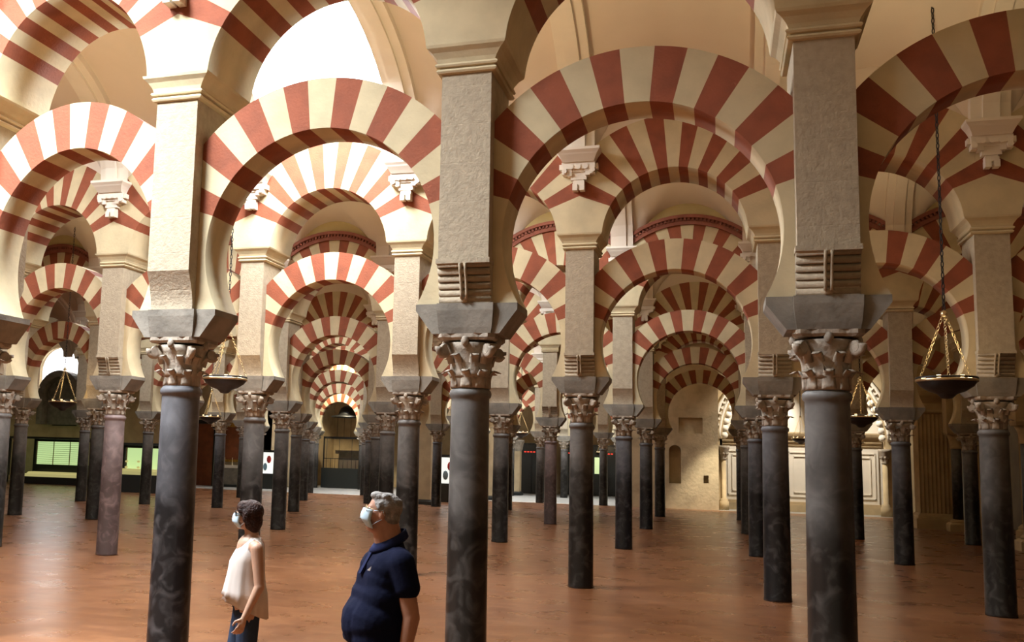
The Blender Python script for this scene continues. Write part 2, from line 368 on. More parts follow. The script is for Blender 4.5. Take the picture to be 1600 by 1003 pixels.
for r, (c0, c1) in ROWS.items():
    for c in range(c0, c1+1):
        if (r, c) in SKIP: continue
        x, y = CX(r, c), r*B
        e = empty('column', (x, y, 0)); sk, adj = shaft_kind(r, c)
        tag(e, f'{adj} marble column of {where(r, c, "column")}', 'column', 'marble columns under the double arches')
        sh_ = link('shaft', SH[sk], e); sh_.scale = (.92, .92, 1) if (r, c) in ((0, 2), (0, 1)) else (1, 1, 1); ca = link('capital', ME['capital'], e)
        link('impost_block', ME['impost'], e)
        p = link('pier', ME['pier'], e); kb = link('corbel', ME['corbel%d' % corb_kind(r, c)], p)
        k2 = link('corbel', ME['corbel%d' % corb_kind(r, c)], p); k2.rotation_euler = (0, 0, PI)
        link('cornice', ME['cornice'], e)
        k = link('wall_console', CON, None, (x, y-.43, 5.96))
        tag(k, f'white plaster console in {where(r, c, "console")}', 'console', 'white plaster consoles carrying the vault ribs')
    for c in range(c0, c1):
        if (r, c) in SKIP or (r, c+1) in SKIP: continue
        x, y = (CX(r, c)+CX(r, c+1))/2, r*B; w = where(r, c, 'arch'); sc = ((CX(r, c+1)-CX(r, c))/A, 1, 1)
        lw = {0: {-2: 'off to the left', -1: 'cut by the left edge', 0: 'above the two people', 1: 'largest in the middle', 2: 'cut by the right edge'}.get(c)}.get(r)
        w = f'{RN[0]}, {lw}' if r == 0 else (f'{RN[r]}, {ORD[c-FIRST[r]]} from the left' if c >= FIRST[r] else f'{RN[r]}, number {FIRST[r]-c} beyond the left edge'.replace('number 1', 'first').replace('number 2', 'second'))
        ha, ua = link('horseshoe_arch', LOW, None, (x, y, 0)), link('round_arch', UP, None, (x, y, 0)); ha.scale = ua.scale = sc
        tag(ha, f'red and cream lower horseshoe arch of {w}', 'arch', 'red and cream horseshoe arches')
        tag(ua, f'red and cream upper round arch of {w}', 'arch', 'red and cream upper arches')

# ------------------------------------------------------------------ plaster above the arches
H0, HC = 6.57, 1.9
def wall_above(r, c0, c1):
    b = MB(); zc, Ro, xm, d, zt = 5.2, 1.85, 1.375, .41, 8.6
    N = 16; a0 = math.acos(xm/Ro)
    for c in range(c0, c1):
        cx = (CX(r, c)+CX(r, c+1))/2; kx = (CX(r, c+1)-CX(r, c))/A; pts = [(kx*Ro*math.cos(a0+(PI-2*a0)*i/N), zc+Ro*math.sin(a0+(PI-2*a0)*i/N)) for i in range(N+1)]
        for i in range(N):
            (xa, za), (xb, zb) = pts[i], pts[i+1]
            for y, fl in ((-d, 0), (d, 1)):
                q = [(cx+xa, r*B+y, za), (cx+xa, r*B+y, zt), (cx+xb, r*B+y, zt), (cx+xb, r*B+y, zb)]
                b.add(q, [(0, 1, 2, 3) if fl else (3, 2, 1, 0)], 0)
    mm = M['uplit'] if r == 2 else M['plaster']
    return struct(b.build('wall_upper', mm))
def mouldings(r, c0, c1):       # toothed red moulding bent over each upper arch
    zc = 5.2
    for c in range(c0, c1):
        b = MB(); a0 = math.radians(36)
        def arc(r0, r1, y0, y1, n=28):
            I = [(r0*math.cos(a0+(PI-2*a0)*i/n), zc+r0*math.sin(a0+(PI-2*a0)*i/n)) for i in range(n+1)]
            O = [(r1*math.cos(a0+(PI-2*a0)*i/n), zc+r1*math.sin(a0+(PI-2*a0)*i/n)) for i in range(n+1)]
            I = [(max(-1.37, min(1.37, x)), z) for x, z in I]; O = [(max(-1.37, min(1.37, x)), z) for x, z in O]
            arch_strip(b, I, O, y0, y1, 0)
        arc(1.84, 1.93, -.48, -.40); arc(1.98, 2.05, -.54, -.40); arc(1.92, 1.99, -.44, -.40)
        n = 44
        for i in range(n):
            t = a0+(PI-2*a0)*(i+.5)/n; h = .012
            if abs(1.95*math.cos(t)) > 1.34: continue
            p = [(rr*math.cos(t+s*h), zc+rr*math.sin(t+s*h)) for rr, s in ((1.92, -1), (1.99, -1), (1.99, 1), (1.92, 1))]
            b.prism_y(p, -.51, -.42)
        o = b.build('toothed_moulding', M['redmould'], None, ((c+.5)*A, r*B, 0))
        o.location.x = (CX(r, c)+CX(r, c+1))/2; o.scale = ((CX(r, c+1)-CX(r, c))/A, 1, 1)
        tag(o, f'red toothed moulding over the upper arch, {ORD[c-c0]} from the left in the third arcade back', 'moulding', 'toothed mouldings of the third arcade')
SKYL = {}; area_later = []
GLOWING = {(0, -1)}  # bays whose brightly lit plaster is put in as an emitting sheet
def vault(n, c0, c1, lights=()):
    """plaster vault of the nave between arcade n and n+1, with a lunette over every bay"""
    b = MB(); y0, y1 = n*B+.41, (n+1)*B-.41; yc = (y0+y1)/2; hw = (y1-y0)/2
    nx, ny = 12, 26
    def zf(u, y):       # u -1..1 across the bay
        t = abs(y-yc)/hw; zb = H0+HC*math.sqrt(max(0, 1-t*t)); dist = hw-abs(y-yc)
        uu = abs(u)/.86
        zl = H0-.45+(1.40+.48*dist)*math.sqrt(max(0, 1-uu**2)) if uu < 1 else 0
        return max(zb, zl) if dist < 1.9 else max(zb, zl if zl < H0+HC else 0)
    ys = [yc-hw*math.cos(PI*j/ny) for j in range(ny+1)]
    for c in range(c0, c1):
        cx = (c+.5)*A; V = []; F = []
        for j, y in enumerate(ys):
            for i in range(nx*2+1):
                u = -1+i/nx; k = (y-y0)/(y1-y0); xl = CX(n, c)*(1-k)+CX(n+1, c)*k; xr = CX(n, c+1)*(1-k)+CX(n+1, c+1)*k; V.append((xl+(xr-xl)*(u+1)/2, y, zf(u, y)))
        w = nx*2+1
        for j in range(ny):
            for i in range(w-1):
                if (n, c) in GLOWING and (ys[j]+ys[j+1])/2 > yc-.6 and j < ny-3 and 2 <= i < w-3: continue
                if c in lights and (n, c) not in GLOWING and abs(ys[j]+ys[j+1]-2*yc)/2 < 1.25 and 4 <= i < w-5: continue
                F.append((j*w+i, (j+1)*w+i, (j+1)*w+i+1, j*w+i+1))
        b.add(V, F, 0, True)
        if (n, c) in GLOWING:
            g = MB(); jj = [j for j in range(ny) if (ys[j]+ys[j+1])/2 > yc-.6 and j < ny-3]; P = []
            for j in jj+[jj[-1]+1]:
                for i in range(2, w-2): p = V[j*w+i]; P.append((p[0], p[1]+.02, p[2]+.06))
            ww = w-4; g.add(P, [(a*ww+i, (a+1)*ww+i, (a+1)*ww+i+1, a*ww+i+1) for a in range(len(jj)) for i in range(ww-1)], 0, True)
            struct(g.build('glowing_vault_plaster', M['sky_glass']))  # no real glazing: daylight on the plaster given as emission
            area_later.append(((cx, yc+1.3, 7.9), 2.0, 2.4))
        elif c in lights:
            sky = MB(); zt = H0+HC+.5
            xs0, xs1 = cx+(-1+4/nx)*A/2, cx+(-1+(w-5)/nx)*A/2
            jj = [j for j in range(ny) if abs(ys[j]+ys[j+1]-2*yc)/2 < 1.25]; ya, yb = ys[jj[0]], ys[jj[-1]+1]; zl = H0+HC-.35
            for x in (xs0, xs1): b.add([(x, ya, zl), (x, yb, zl), (x, yb, zt), (x, ya, zt)], [(0, 1, 2, 3)], 0)
            for y in (ya, yb): b.add([(xs0, y, zl), (xs1, y, zl), (xs1, y, zt), (xs0, y, zt)], [(0, 1, 2, 3)], 0)
            SKYL[(n, c)] = ((xs0+xs1)/2, (ya+yb)/2, zt, xs1-xs0, yb-ya)
    ce = struct(b.build('ceiling', M['plaster']))
    rb = MB()
    for c in range(c0, c1+1):
        x = c*A
        for w, dz in ((.24, .13), (.10, .19)):
            R = []
            for j in range(25):
                t = PI*j/24; y = yc-(hw+.01)*math.cos(t); z = H0+HC*math.sin(t); yi = yc-(hw-dz)*math.cos(t); zi = H0+(HC-dz*.8)*math.sin(t)
                x = CX(n, c)*(yc+hw-y)/(2*hw)+CX(n+1, c)*(y-yc+hw)/(2*hw)
                R.append([(x-w, y, z+.05), (x+w, y, z+.05), (x+w, yi, zi), (x-w, yi, zi)])
            rb.rings(R, 0, False)
        for sgn in (-1, 1):
            for w, dz in ((.24, .13), (.10, .19)):
                ya = y0 if sgn < 0 else y1; x = CX(n if sgn < 0 else n+1, c); rb.box(x-w, x+w, min(ya, ya-sgn*dz), max(ya, ya-sgn*dz), 6.5, H0+.05)
    ribs = rb.build('trim_ribs', M['white_plaster'] if n == 0 else M['plaster']); ribs.parent = ce; ribs['kind'] = 'structure'
    return ce
SKYLIGHTS = {-1: (-2, -1), 0: (-3, -1), 1: (-3, 0), 2: (-5, -1), 3: (-7, -4), 4: (-5, -2), 5: (-5, -3, -1), 6: ()}
for n in range(-1, 7):
    lo = {-1: -5, 0: -6, 1: -8, 2: -9, 3: -11, 4: -14, 5: -14, 6: -14}[n]; vault(n, lo, 6, SKYLIGHTS[n])
for r in range(0, 7): wall_above(r, {0: -6, 1: -8, 2: -9, 3: -6, 4: -6, 5: -6, 6: -6}[r], 6)
mouldings(2, -6, 4)
for k, (x, y, z, w, d) in SKYL.items():
    f = MB(); f.add([(-w/2, -d/2, 0), (w/2, -d/2, 0), (w/2, d/2, 0), (-w/2, d/2, 0)], [(0, 1, 2, 3)])
    o = f.build('window_skylight', M['sky_glass'], None, (x, y, z)); struct(o)
    fr = MB()
    for i in range(4): fr.box(-w/2+w*i/3-.02, -w/2+w*i/3+.02, -d/2, d/2, -.05, -.005)
    for i in range(4): fr.box(-w/2, w/2, -d/2+d*i/3-.02, -d/2+d*i/3+.02, -.05, -.005)
    g = fr.build('window_frame', M['white_plaster'], o); g['kind'] = 'structure'

# ------------------------------------------------------------------ room shell
def shell(name, b, m): return struct(b.build(name, m))
b = MB(); b.box(-42, 16, -16, 5*B, -.2, 0); shell('floor', b, M['floor'])
b = MB(); b.box(-42, 16, 5*B, 52, -.2, 0); shell('floor_stone', b, M['grey_floor'])
b = MB(); b.box(-42, 1.2, 48.5, 49, 0, 9); shell('wall_back', b, M['tan'])
b = MB(); b.box(-42, -41.5, -16, 49, 0, 9); shell('wall_left', b, M['darkwall'])
b = MB(); b.box(14.2, 14.7, -16, 37.5, 0, 9); shell('wall_right', b, M['darkwall'])
# left end wall behind the show cases, with a bright round-headed window
b = MB()
wx, wr, wz = -28.9, 1.25, 5.9
b.box(-41.5, wx-wr, 36, 36.4, 0, 9); b.box(wx+wr, -20.7, 36, 36.4, 0, 9); b.box(wx-wr, wx+wr, 36, 36.4, 0, 5.0)
n = 16; I = [(wx+wr*math.cos(PI*i/n), wz+wr*math.sin(PI*i/n)) for i in range(n+1)]; O = [(x, 9) for x, z in I]
arch_strip(b, I, O, 36, 36.4, 0); shell('wall_side', b, M['tan'])
b = MB(); b.box(wx-wr, wx+wr, 36.25, 36.3, 4.9, wz+wr); struct(b.build('window_1', M['window_glass']))
b = MB(); b.box(-18.3, -17.9, 39.2, 48.5, 0, 9); shell('wall_return', b, M['tan'])
b = MB(); b.box(-23.5, -17.9, 39.2, 39.6, 0, 9); shell('wall_door', b, M['tan'])

# rough stone wall closing the fifth bay on the right
b = MB(); Y = 5*B-.05
x0, x1, y1 = 1.2, 4.75, Y+1.0
xs = [x0, 2.74, 3.14, 3.23, 4.12, 4.16, 4.34, x1]
def front(xa, xb, za, zb, yy=Y): b.add([(xa, yy, za), (xb, yy, za), (xb, yy, zb), (xa, yy, zb)], [(0, 1, 2, 3)])
# openings: arched niche, rectangular recess, small hole
ops = [(2.74, 3.23, 1.05, 2.42, .3, True), (3.14, 4.12, 3.16, 3.84, .12, False), (4.14, 4.34, 1.1, 1.42, .25, False)]
def covered(x, z): return [o for o in ops if o[0] < x < o[1] and o[2] < z < o[3]]
zs = sorted({0, 1.05, 1.1, 1.42, 2.42, 2.67, 3.16, 3.84, 9}); xs = sorted({1.2, 2.74, 3.14, 3.23, 4.12, 4.14, 4.34, 4.75})
for i in range(len(xs)-1):
    for j in range(len(zs)-1):
        mx, mz = (xs[i]+xs[i+1])/2, (zs[j]+zs[j+1])/2; o = covered(mx, mz)
        if 2.74 < mx < 3.23 and 2.42 < mz < 2.67: continue
        front(xs[i], xs[i+1], zs[j], zs[j+1], Y+(o[0][4] if o else 0))
for (xa, xb, za, zb, d, ar) in ops:
    for x in (xa, xb): b.add([(x, Y, za), (x, Y+d, za), (x, Y+d, zb), (x, Y, zb)], [(0, 1, 2, 3)])
    b.add([(xa, Y, za), (xb, Y, za), (xb, Y+d, za), (xa, Y+d, za)], [(0, 1, 2, 3)])
    if not ar: b.add([(xa, Y, zb), (xb, Y, zb), (xb, Y+d, zb), (xa, Y+d, zb)], [(0, 1, 2, 3)])
cx, rr = 2.985, .245; I = [(cx+rr*math.cos(PI*i/12), 2.42+rr*math.sin(PI*i/12)) for i in range(13)]; O = [(x, 2.67) for x, z in I]
arch_strip(b, I, O, Y, Y+.3, 0); front(2.74, 3.23, 2.42, 2.67, Y+.3)
b.box(x0, x1, Y+.32, y1, 0, 9); b.add([(x0, Y, 0), (x0, Y+.4, 0), (x0, Y+.4, 9), (x0, Y, 9)], [(0, 1, 2, 3)]); b.add([(x1, Y, 0), (x1, Y+.4, 0), (x1, Y+.4, 9), (x1, Y, 9)], [(0, 1, 2, 3)])
shell('wall_stone', b, M['backwall'])
# big blind arch with cusped edge, panelled dado and white wall inside
b = MB(); b.box(4.75, 14.2, 37.2, 37.5, 0, 9); shell('wall_white', b, M['white_plaster'])
b = MB(); cx, R, zc = 8.05, 3.15, 3.0; n = 40; Y2 = 36.0
b.box(4.75, cx-R, Y2, Y2+.5, 2.7, 9); b.box(cx+R, 14.2, Y2, Y2+.5, 0, 9); b.box(4.75, cx-R, Y2, Y2+.5, 0, 2.7)
I = [(cx+R*math.cos(PI*i/n), zc+R*1.05*math.sin(PI*i/n)) for i in range(n+1)]; O = [(x, 9) for x, z in I]; arch_strip(b, I, O, Y2, Y2+.5, 0)
b.box(cx-R-.1, cx-R, Y2, Y2+.5, 2.6, 3.0); shell('wall_arched', b, M['tan'])
am = MB()
for i in range(34):       # raised cusps along the arch
    t = PI*(i+.5)/34; c = Vector((cx+(R-.08)*math.cos(t), Y2+.1, zc+(R-.08)*1.05*math.sin(t)))
    am.ball(tuple(c), (.16, .14, .16), 8)
for rr, yy, th in ((R+.12, Y2-.04, .06), (R+.36, Y2-.06, .07), (R+.2, Y2+.0, .05)):
    am.tube([(cx+rr*math.cos(PI*i/30), yy, zc+rr*1.05*math.sin(PI*i/30)) for i in range(31)], th, 8)
for i in range(46):
    t = PI*(i+.5)/46; d = Vector((math.cos(t), 0, math.sin(t))); u = Vector((-math.sin(t), 0, math.cos(t))); c = Vector((cx, Y2-.03, zc))
    p = [c+d*(R+.16)+u*.04, c+d*(R+.32)+u*.04, c+d*(R+.32)-u*.04, c+d*(R+.16)-u*.04]
    am.prism_y([(q.x, zc+(q.z-zc)*1.05) for q in p], Y2-.1, Y2)
o = am.build('cusped_archivolt', M['white_plaster']); tag(o, 'large pale cusped arch moulding on the wall behind the right-hand columns', 'arch')
for sx, nm in ((cx-R+.05, 'left'), (cx+R-.05, 'right')):
    e = empty('wall_shaft', (sx, Y2-.05, 0)); tag(e, f'slim pale engaged column under the {nm} foot of the cusped arch', 'column', 'slim engaged columns of the cusped arch', 'thing')
    q = MB(); q.lathe([(.2, 0), (.2, .35), (.16, .4), (.17, .45), (.1, .5), (.095, 2.1)], 14); q.build('shaft', M['tan'], e)
    q = MB(); q.lathe([(.1, 2.1), (.13, 2.13), (.11, 2.17), (.14, 2.3), (.2, 2.45), (.22, 2.55), (.25, 2.6), (.25, 2.7)], 14)
    for k in range(8): q.ball((.16*math.cos(k*PI/4), .16*math.sin(k*PI/4), 2.36), (.05, .05, .07), 8)
    q.build('capital', M['limestone'], e)
e = empty('panelled_dado', (cx, 37.2, 0)); tag(e, 'pale carved panelling with a cornice, inside the cusped arch', 'panelling')
q = MB(); q.box(-R, R, -.25, 0, 0, .3); q.box(-R, R, -.18, 0, .3, .42); q.build('base', M['tan'], e)
for i in range(5):
    xa, xb = -R+.1+i*1.24, -R+.1+i*1.24+1.12; q = MB()
    q.box(xa, xb, -.08, 0, .42, 2.75)
    for k, (u, t) in enumerate(((.12, .04), (.3, .03))):
        for (p0, p1, z0, z1) in ((xa+u, xa+u+t, .5+u, 2.65-u), (xb-u-t, xb-u, .5+u, 2.65-u), (xa+u, xb-u, .5+u, .5+u+t), (xa+u, xb-u, 2.65-u-t, 2.65-u)): q.box(p0, p1, -.12, -.07, z0, z1)
    q.build('panel', M['white_plaster'], e)
q = MB(); R2 = []
for d, z in ((.1, 2.75), (.14, 2.8), (.14, 2.88), (.22, 2.95), (.22, 3.1), (.36, 3.2), (.4, 3.3), (.4, 3.36)): R2.append([(-R, 0, z), (R, 0, z), (R, -d, z), (-R, -d, z)])
q.rings(R2, 0, False); q.build('cornice', M['tan'], e)

# clustered fluted piers on the right
def fluted(x, y, w, lab):
    e = empty('fluted_pier', (x, y, 0)); tag(e, lab, 'pier', 'fluted stone piers on the right')
    q = MB(); q.rects([(w*.66, w*.66, 0), (w*.66, w*.66, .32), (w*.6, w*.6, .36), (w*.6, w*.6, .42), (w*.52, w*.52, .5)]); q.build('plinth', M['tan'], e)
    q = MB(); ring = []
    pts = []
    nf = 8; s = w/2
    def side(ax, ay, bx, by):
        for i in range(nf*4):
            t = i/(nf*4); ph = (i % 4)/4; dep = .035*math.sin(PI*ph) if ph else 0
            nxn, nyn = -(by-ay), (bx-ax); L = math.hypot(nxn, nyn); pts.append((ax+(bx-ax)*t+nxn/L*dep, ay+(by-ay)*t+nyn/L*dep))
    side(-s, -s, s, -s); side(s, -s, s, s); side(s, s, -s, s); side(-s, s, -s, -s)
    q.rings([[(px, py, z) for px, py in pts] for z in (.5, 3.75)], 0, False); q.build('shaft', M['tan'], e)
    q = MB(); q.rects([(s, s, 3.75), (s*1.12, s*1.12, 3.79), (s*1.12, s*1.12, 3.84), (s, s, 3.88), (s, s, 4.1), (s*1.1, s*1.1, 4.2), (s*1.3, s*1.3, 4.35), (s*1.3, s*1.3, 4.5), (s*1.02, s*1.02, 4.52), (s*1.02, s*1.02, 8.7)]); q.build('capital', M['tan'], e)
    return e
fluted(11.5, 28.6, .95, 'broad fluted tan stone pier between the columns on the right')
fluted(12.75, 27.2, .7, 'narrower fluted stone pier just right of the broad one')
fluted(13.0, 22.6, .8, 'shadowed fluted stone pier near the right edge')
for i, (x, y) in enumerate(((11.95, 27.3), (12.0, 19.9))):
    e = empty('slim_column', (x, y, 0)); tag(e, ('slim dark column beside the broad fluted pier', 'slim dark column in front of the pier near the right edge')[i], 'column', 'slim columns of the clustered piers')
    q = MB(); q.rects([(.3, .3, 0), (.3, .3, .22), (.24, .24, .28)]); q.lathe([(.23, .28), (.24, .33), (.19, .38)], 20); q.build('base', M['tan'], e)
    q = MB(); q.lathe([(.16, .38), (.15, 2.6)], 20); q.build('shaft', M['dark_shaft'], e)
    q = MB(); q.lathe([(.15, 2.6), (.18, 2.64), (.16, 2.68), (.2, 2.9), (.27, 3.05)], 20); q.rects([(.28, .28, 3.05), (.3, .3, 3.15), (.28, .28, 8.6)]); q.build('capital', M['tan'], e)

# ------------------------------------------------------------------ hanging lamps
def chain_mesh(p0, p1, pitch=.045, r=.0042):
    b = MB(); p0, p1 = Vector(p0), Vector(p1); L = (p1-p0).length; n = max(2, int(L/pitch)); d = (p1-p0).normalized(); a = d.orthogonal().normalized(); c = d.cross(a)
    for i in range(n):
        m = p0+(p1-p0)*((i+.5)/n); u = a if i % 2 else c; pts = []
        for k in range(8):
            t = 2*PI*k/8; pts.append(tuple(m+d*(pitch*.62*math.cos(t))+u*(.016*math.sin(t))))
        b.tube(pts, r, 4, closed=True)
    return b
def make_lamp():
    e = empty('hanging_lamp', (0, 0, 0)); q = MB()
    q.lathe([(.0, -.215), (.06, -.205), (.09, -.175), (.115, -.15), (.21, -.115), (.3, -.055), (.345, .015), (.345, .03), (.33, .03), (.2, -.04), (.0, -.06)], 36, cap=False); q.build('dish', M['black'], e)
    q = MB(); q.lathe([(.346, .0), (.352, -.004), (.352, .03), (.343, .03)], 48, cap=False); q.build('rim', M['brass'], e)
    q = MB(); q.lathe([(.348, .035), (.352, .05), (.345, .06), (.335, .05)], 48, cap=False); q.build('upper_rim', M['black'], e)
    for k in range(3):
        a = 2*PI*k/3+.4; chain_mesh((.335*math.cos(a), .335*math.sin(a), .05), (.02*math.cos(a), .02*math.sin(a), .84)).build('chain', M['brass'], e)
    q = MB(); q.lathe([(.0, .82), (.035, .83), (.045, .86), (.02, .9), (.0, .92)], 12, cap=False); q.build('hook', M['brass'], e)
    for k in range(6):
        a = 2*PI*k/6; g = MB(); x, y = .26*math.cos(a), .26*math.sin(a); g.lathe([(.012, .0), (.02, .01), (.026, .07), (.022, .07), (.0, .02)], 8, (x, y), cap=False); g.build('lamp_glass', M['glow'], e)
    chain_mesh((0, 0, .9), (0, 0, 5.2), .07, .007).build('suspension_chain', M['black'], e)
    return e
LAMPS = [(7.45, 5.74, 2.98, 'black dish lamp with brass rim hanging at the right, largest of all'),
 (-2.71, 5.87, 2.98, 'black dish lamp with brass rim hanging just right of the front left column'),
 (-11.29, 13.21, 2.98, 'small black dish lamp hanging before the lit display case, far left'),
 (-10.59, 19.68, 2.91, 'small dish lamp hanging above the red-brown wooden door'),
 (-3.3, 15.59, 2.98, 'small dish lamp hanging above the grey-haired man'),
 (-11.85, 30.31, 2.98, 'tiny dish lamp hanging left of the barred altar'),
 (-17.5, 33.0, 2.98, 'tiny dish lamp hanging above the lit white poster left of centre'),
 (-3.23, 33.2, 2.98, 'tiny dish lamp hanging right of the middle front column'),
 (-3.07, 44.6, 2.98, 'tiny dish lamp with long chains before the pale far wall'),
 (7.7, 15.45, 2.98, 'small dish lamp half hidden by the right front column'),
 (7.8, 33.2, 2.98, 'tiny dish lamp just left of the right front column'),
 (-1.2, 45.5, 2.35, 'tiny low-hanging dish lamp above a red light strip')]
lamp0 = make_lamp()
for i, (x, y, z, lab) in enumerate(LAMPS):
    o = lamp0 if i == 0 else copy_tree(lamp0)
    o.location = (x, y, z); tag(o, lab, 'lamp', 'hanging dish lamps')
    l = bpy.data.lights.new('lamp_light', 'POINT'); l.energy = 14; l.color = (1, .72, .42); l.shadow_soft_size = .2; lo = bpy.data.objects.new('lamp_light', l); C.objects.link(lo); lo.location = (x, y, z+.35)

# ------------------------------------------------------------------ museum furniture and fittings in the distance
M['green_glow'] = mat('lit_case_back', (.55, .62, .40), .6, emit=((.62, .78, .36), .9))
M['warm_glow'] = mat('lit_case_shelf', (.6, .5, .25), .6, emit=((.9, .72, .3), .5))
M['poster'] = mat('lit_poster', (.85, .86, .82), .5, emit=((.9, .95, .9), .9))
M['redprint'] = mat('red_print', (.6, .05, .05), .5); M['blueprint'] = mat('blue_print', (.25, .4, .5), .5)
M['led'] = mat('red_led', (.3, .01, .01), .5, emit=((1, .06, .03), 1.2))
gl = bpy.data.materials.new('case_glass'); gl.use_nodes = True; _b = gl.node_tree.nodes['Principled BSDF']; _b.inputs['Base Color'].default_value = (.9, 1, .95, 1); _b.inputs['Roughness'].default_value = .02; _b.inputs['Transmission Weight'].default_value = 1; _b.inputs['IOR'].default_value = 1.05; M['glass'] = gl
def display_case(x, y, w, h, lab, grid=True, base=.35, rz=0):
    e = empty('display_case', (x, y, 0), rz); tag(e, lab, 'display case', 'lit glass display cases')
    q = MB(); q.box(-w/2, w/2, -.5, .5, 0, base); q.build('plinth', M['darkcase'], e)
    q = MB()
    for sx in (-1, 1): q.box(sx*w/2-.05, sx*w/2+.05, .4, .5, base, h)
    q.box(-w/2-.1, w/2+.1, -.5, .55, h, h+.1); q.box(-w/2, w/2, .42, .5, base, .95); q.box(-w/2-.03, w/2+.03, .4, .5, h-.1, h); q.build('frame', M['darkcase'], e)
    q = MB(); q.box(-w/2+.2, w/2-.2, .38, .42, .95, h-.12); bp = q.build('back_panel', M['green_glow'], e)
    q = MB()
    if grid:
        for i in range(11): z = 1.0+(h-1.2)*i/10; q.box(-w/2+.22, w/2-.22, .365, .382, z, z+.015)
        for i in range(1, 3): xx = -w/2+.2+(w-.4)*i/3; q.box(xx-.02, xx+.02, .36, .382, .95, h-.12)
        q.build('lath', M['tan'], bp)
    else:
        for z in (1.0, 1.25):
            for i in range(4): q.ball((-w/2+.3+i*(w-.6)/3, .2, z+.05), (.08, .06, .05), 8)
        q.build('exhibit', M['warm_glow'], e)
    q = MB(); q.box(-w/2+.02, w/2-.02, -.48, .3, base, base+.14); q.rects([(w/2-.12, .25, base+.14), (w/2-.2, .2, base+.24)]); q.build('lit_shelf', M['warm_glow'], e)
    q = MB(); q.box(-w/2, w/2, -.5, -.49, base, h); q.build('glass_pane', M['glass'], e)
    return e
display_case(-26.4, 33.0, 3.3, 2.2, 'wide lit glass display case with a slatted back at the far left')
display_case(-30.9, 33.0, 2.6, 2.2, 'lit glass display case cut by the left edge of the view')
display_case(-18.9, 28.9, 2.4, 2.0, 'narrow lit glass display case behind the front left columns', False, .75)
o = MB(); o.box(-.75, .75, -.03, .03, 0, .25); tag(o.build('wall_plaque', M['darkcase'], None, (-28.3, 35.95, 2.95)), 'dark rectangular sign on the wall above the lit display case', 'sign')
q = MB(); n = 14; I = [(.85*math.cos(PI*i/n), 4.5+1.0*math.sin(PI*i/n)) for i in range(n+1)]; O = [(1.15*math.cos(PI*i/n), 4.5+1.35*math.sin(PI*i/n)) for i in range(n+1)]
e = empty('arched_canopy', (-28.3, 35.6, 0)); e.scale = (1.15, 1, 1); tag(e, 'grey arched stone canopy under the bright window at the far left', 'canopy')
arch_strip(q, I, O, -.35, .35, 0); q.build('arch', M['impost'], e); q = MB(); q.box(-1.0, 1.0, .1, .3, 3.0, 4.5); q.prism_y([(.95*math.cos(PI*i/n), 4.5+1.1*math.sin(PI*i/n)) for i in range(n+1)], .1, .3); q.build('back', M['impost'], e)
for sx in (-1, 1): q = MB(); q.rects([(.15, .3, 3.0), (.15, .3, 4.5)]); q.build('springer', M['impost'], e).location = (sx*1.0, 0, 0)
# wooden door and gilded altarpiece on the back wall
b = MB(); b.box(-22.1, -21.05, 39.08, 39.2, 0, 3.3); d1 = struct(b.build('door_1', M['wood']))
b = MB(); b.box(-22.3, -22.1, 39.0, 39.2, 0, 3.5); b.box(-21.05, -20.9, 39.0, 39.2, 0, 3.5); b.box(-22.3, -20.9, 39.0, 39.2, 3.3, 3.5); b.build('door_frame', M['darkcase'], d1)
e = empty('altarpiece', (-20.0, 39.18, 0)); e.scale = (.68, .8, .84); tag(e, 'gilded altarpiece with a dark red painted centre on the back wall', 'altarpiece')
q = MB(); q.box(-1.15, 1.15, -.1, 0, 1.7, 3.9); q.build('painting', M['wood'], e)
q = MB()
for s in (-1, 1): q.box(s*.95-.14, s*.95+.14, -.22, -.1, 1.6, 4.0); q.lathe([(.09, 1.7), (.11, 2.0), (.08, 2.4), (.1, 3.7)], 10, (s*.95, -.25))
q.box(-1.2, 1.2, -.25, -.1, 3.75, 4.0); q.box(-1.1, 1.1, -.2, -.1, 1.55, 1.7); q.build('gilt_frame', M['gold'], e)
e = empty('altar_table', (-19.6, 38.6, 0)); e.scale = (.62, .8, .9); tag(e, 'pale stone altar table below the gilded altarpiece', 'table')
q = MB(); q.box(-1.1, 1.1, -.4, .4, .15, 1.1); q.build('body', M['impost'], e); q = MB(); q.box(-1.25, 1.25, -.5, .5, 1.1, 1.25); q.build('top', M['white_plaster'], e); q = MB(); q.box(-1.2, 1.2, -.45, .45, 0, .15); q.build('base', M['darkcase'], e)
for i in range(3):
    q = MB(); q.lathe([(.06, 0), (.05, .03), (.02, .06), (.02, .35), (.03, .4)], 8); tag(q.build('candlestick', M['brass'], None, (-20.1+.45*i, 38.6, 1.125)), 'pale candlestick standing on the stone altar table', 'candlestick', 'candlesticks on the altar table')
# lit posters on dark stands
def poster(x, y, lab, w=1.0):
    e = empty('poster_stand', (x, y, 0)); tag(e, lab, 'poster stand', 'lit posters on dark stands')
    q = MB(); q.box(-w/2-.06, w/2+.06, -.15, .2, 0, .72); q.build('stand', M['darkcase'], e)
    q = MB(); q.box(-w/2-.05, w/2+.05, 0, .08, .72, 1.98); q.build('frame', M['darkcase'], e)
    q = MB(); q.box(-w/2, w/2, -.015, .0, .78, 1.86); bo = q.build('board', M['poster'], e)
    q = MB(); q.ball((.12, -.02, 1.5), (.13, .01, .2), 10); q.build('red_picture', M['redprint'], bo)
    q = MB(); q.ball((-.08, -.02, 1.12), (.12, .01, .2), 10); q.build('blue_picture', M['blueprint'], bo)
poster(-17.35, 38, 'lit white poster with red and blue pictures left of centre')
poster(-6.1, 32, 'lit white poster on a dark stand just left of the middle front column', .8)
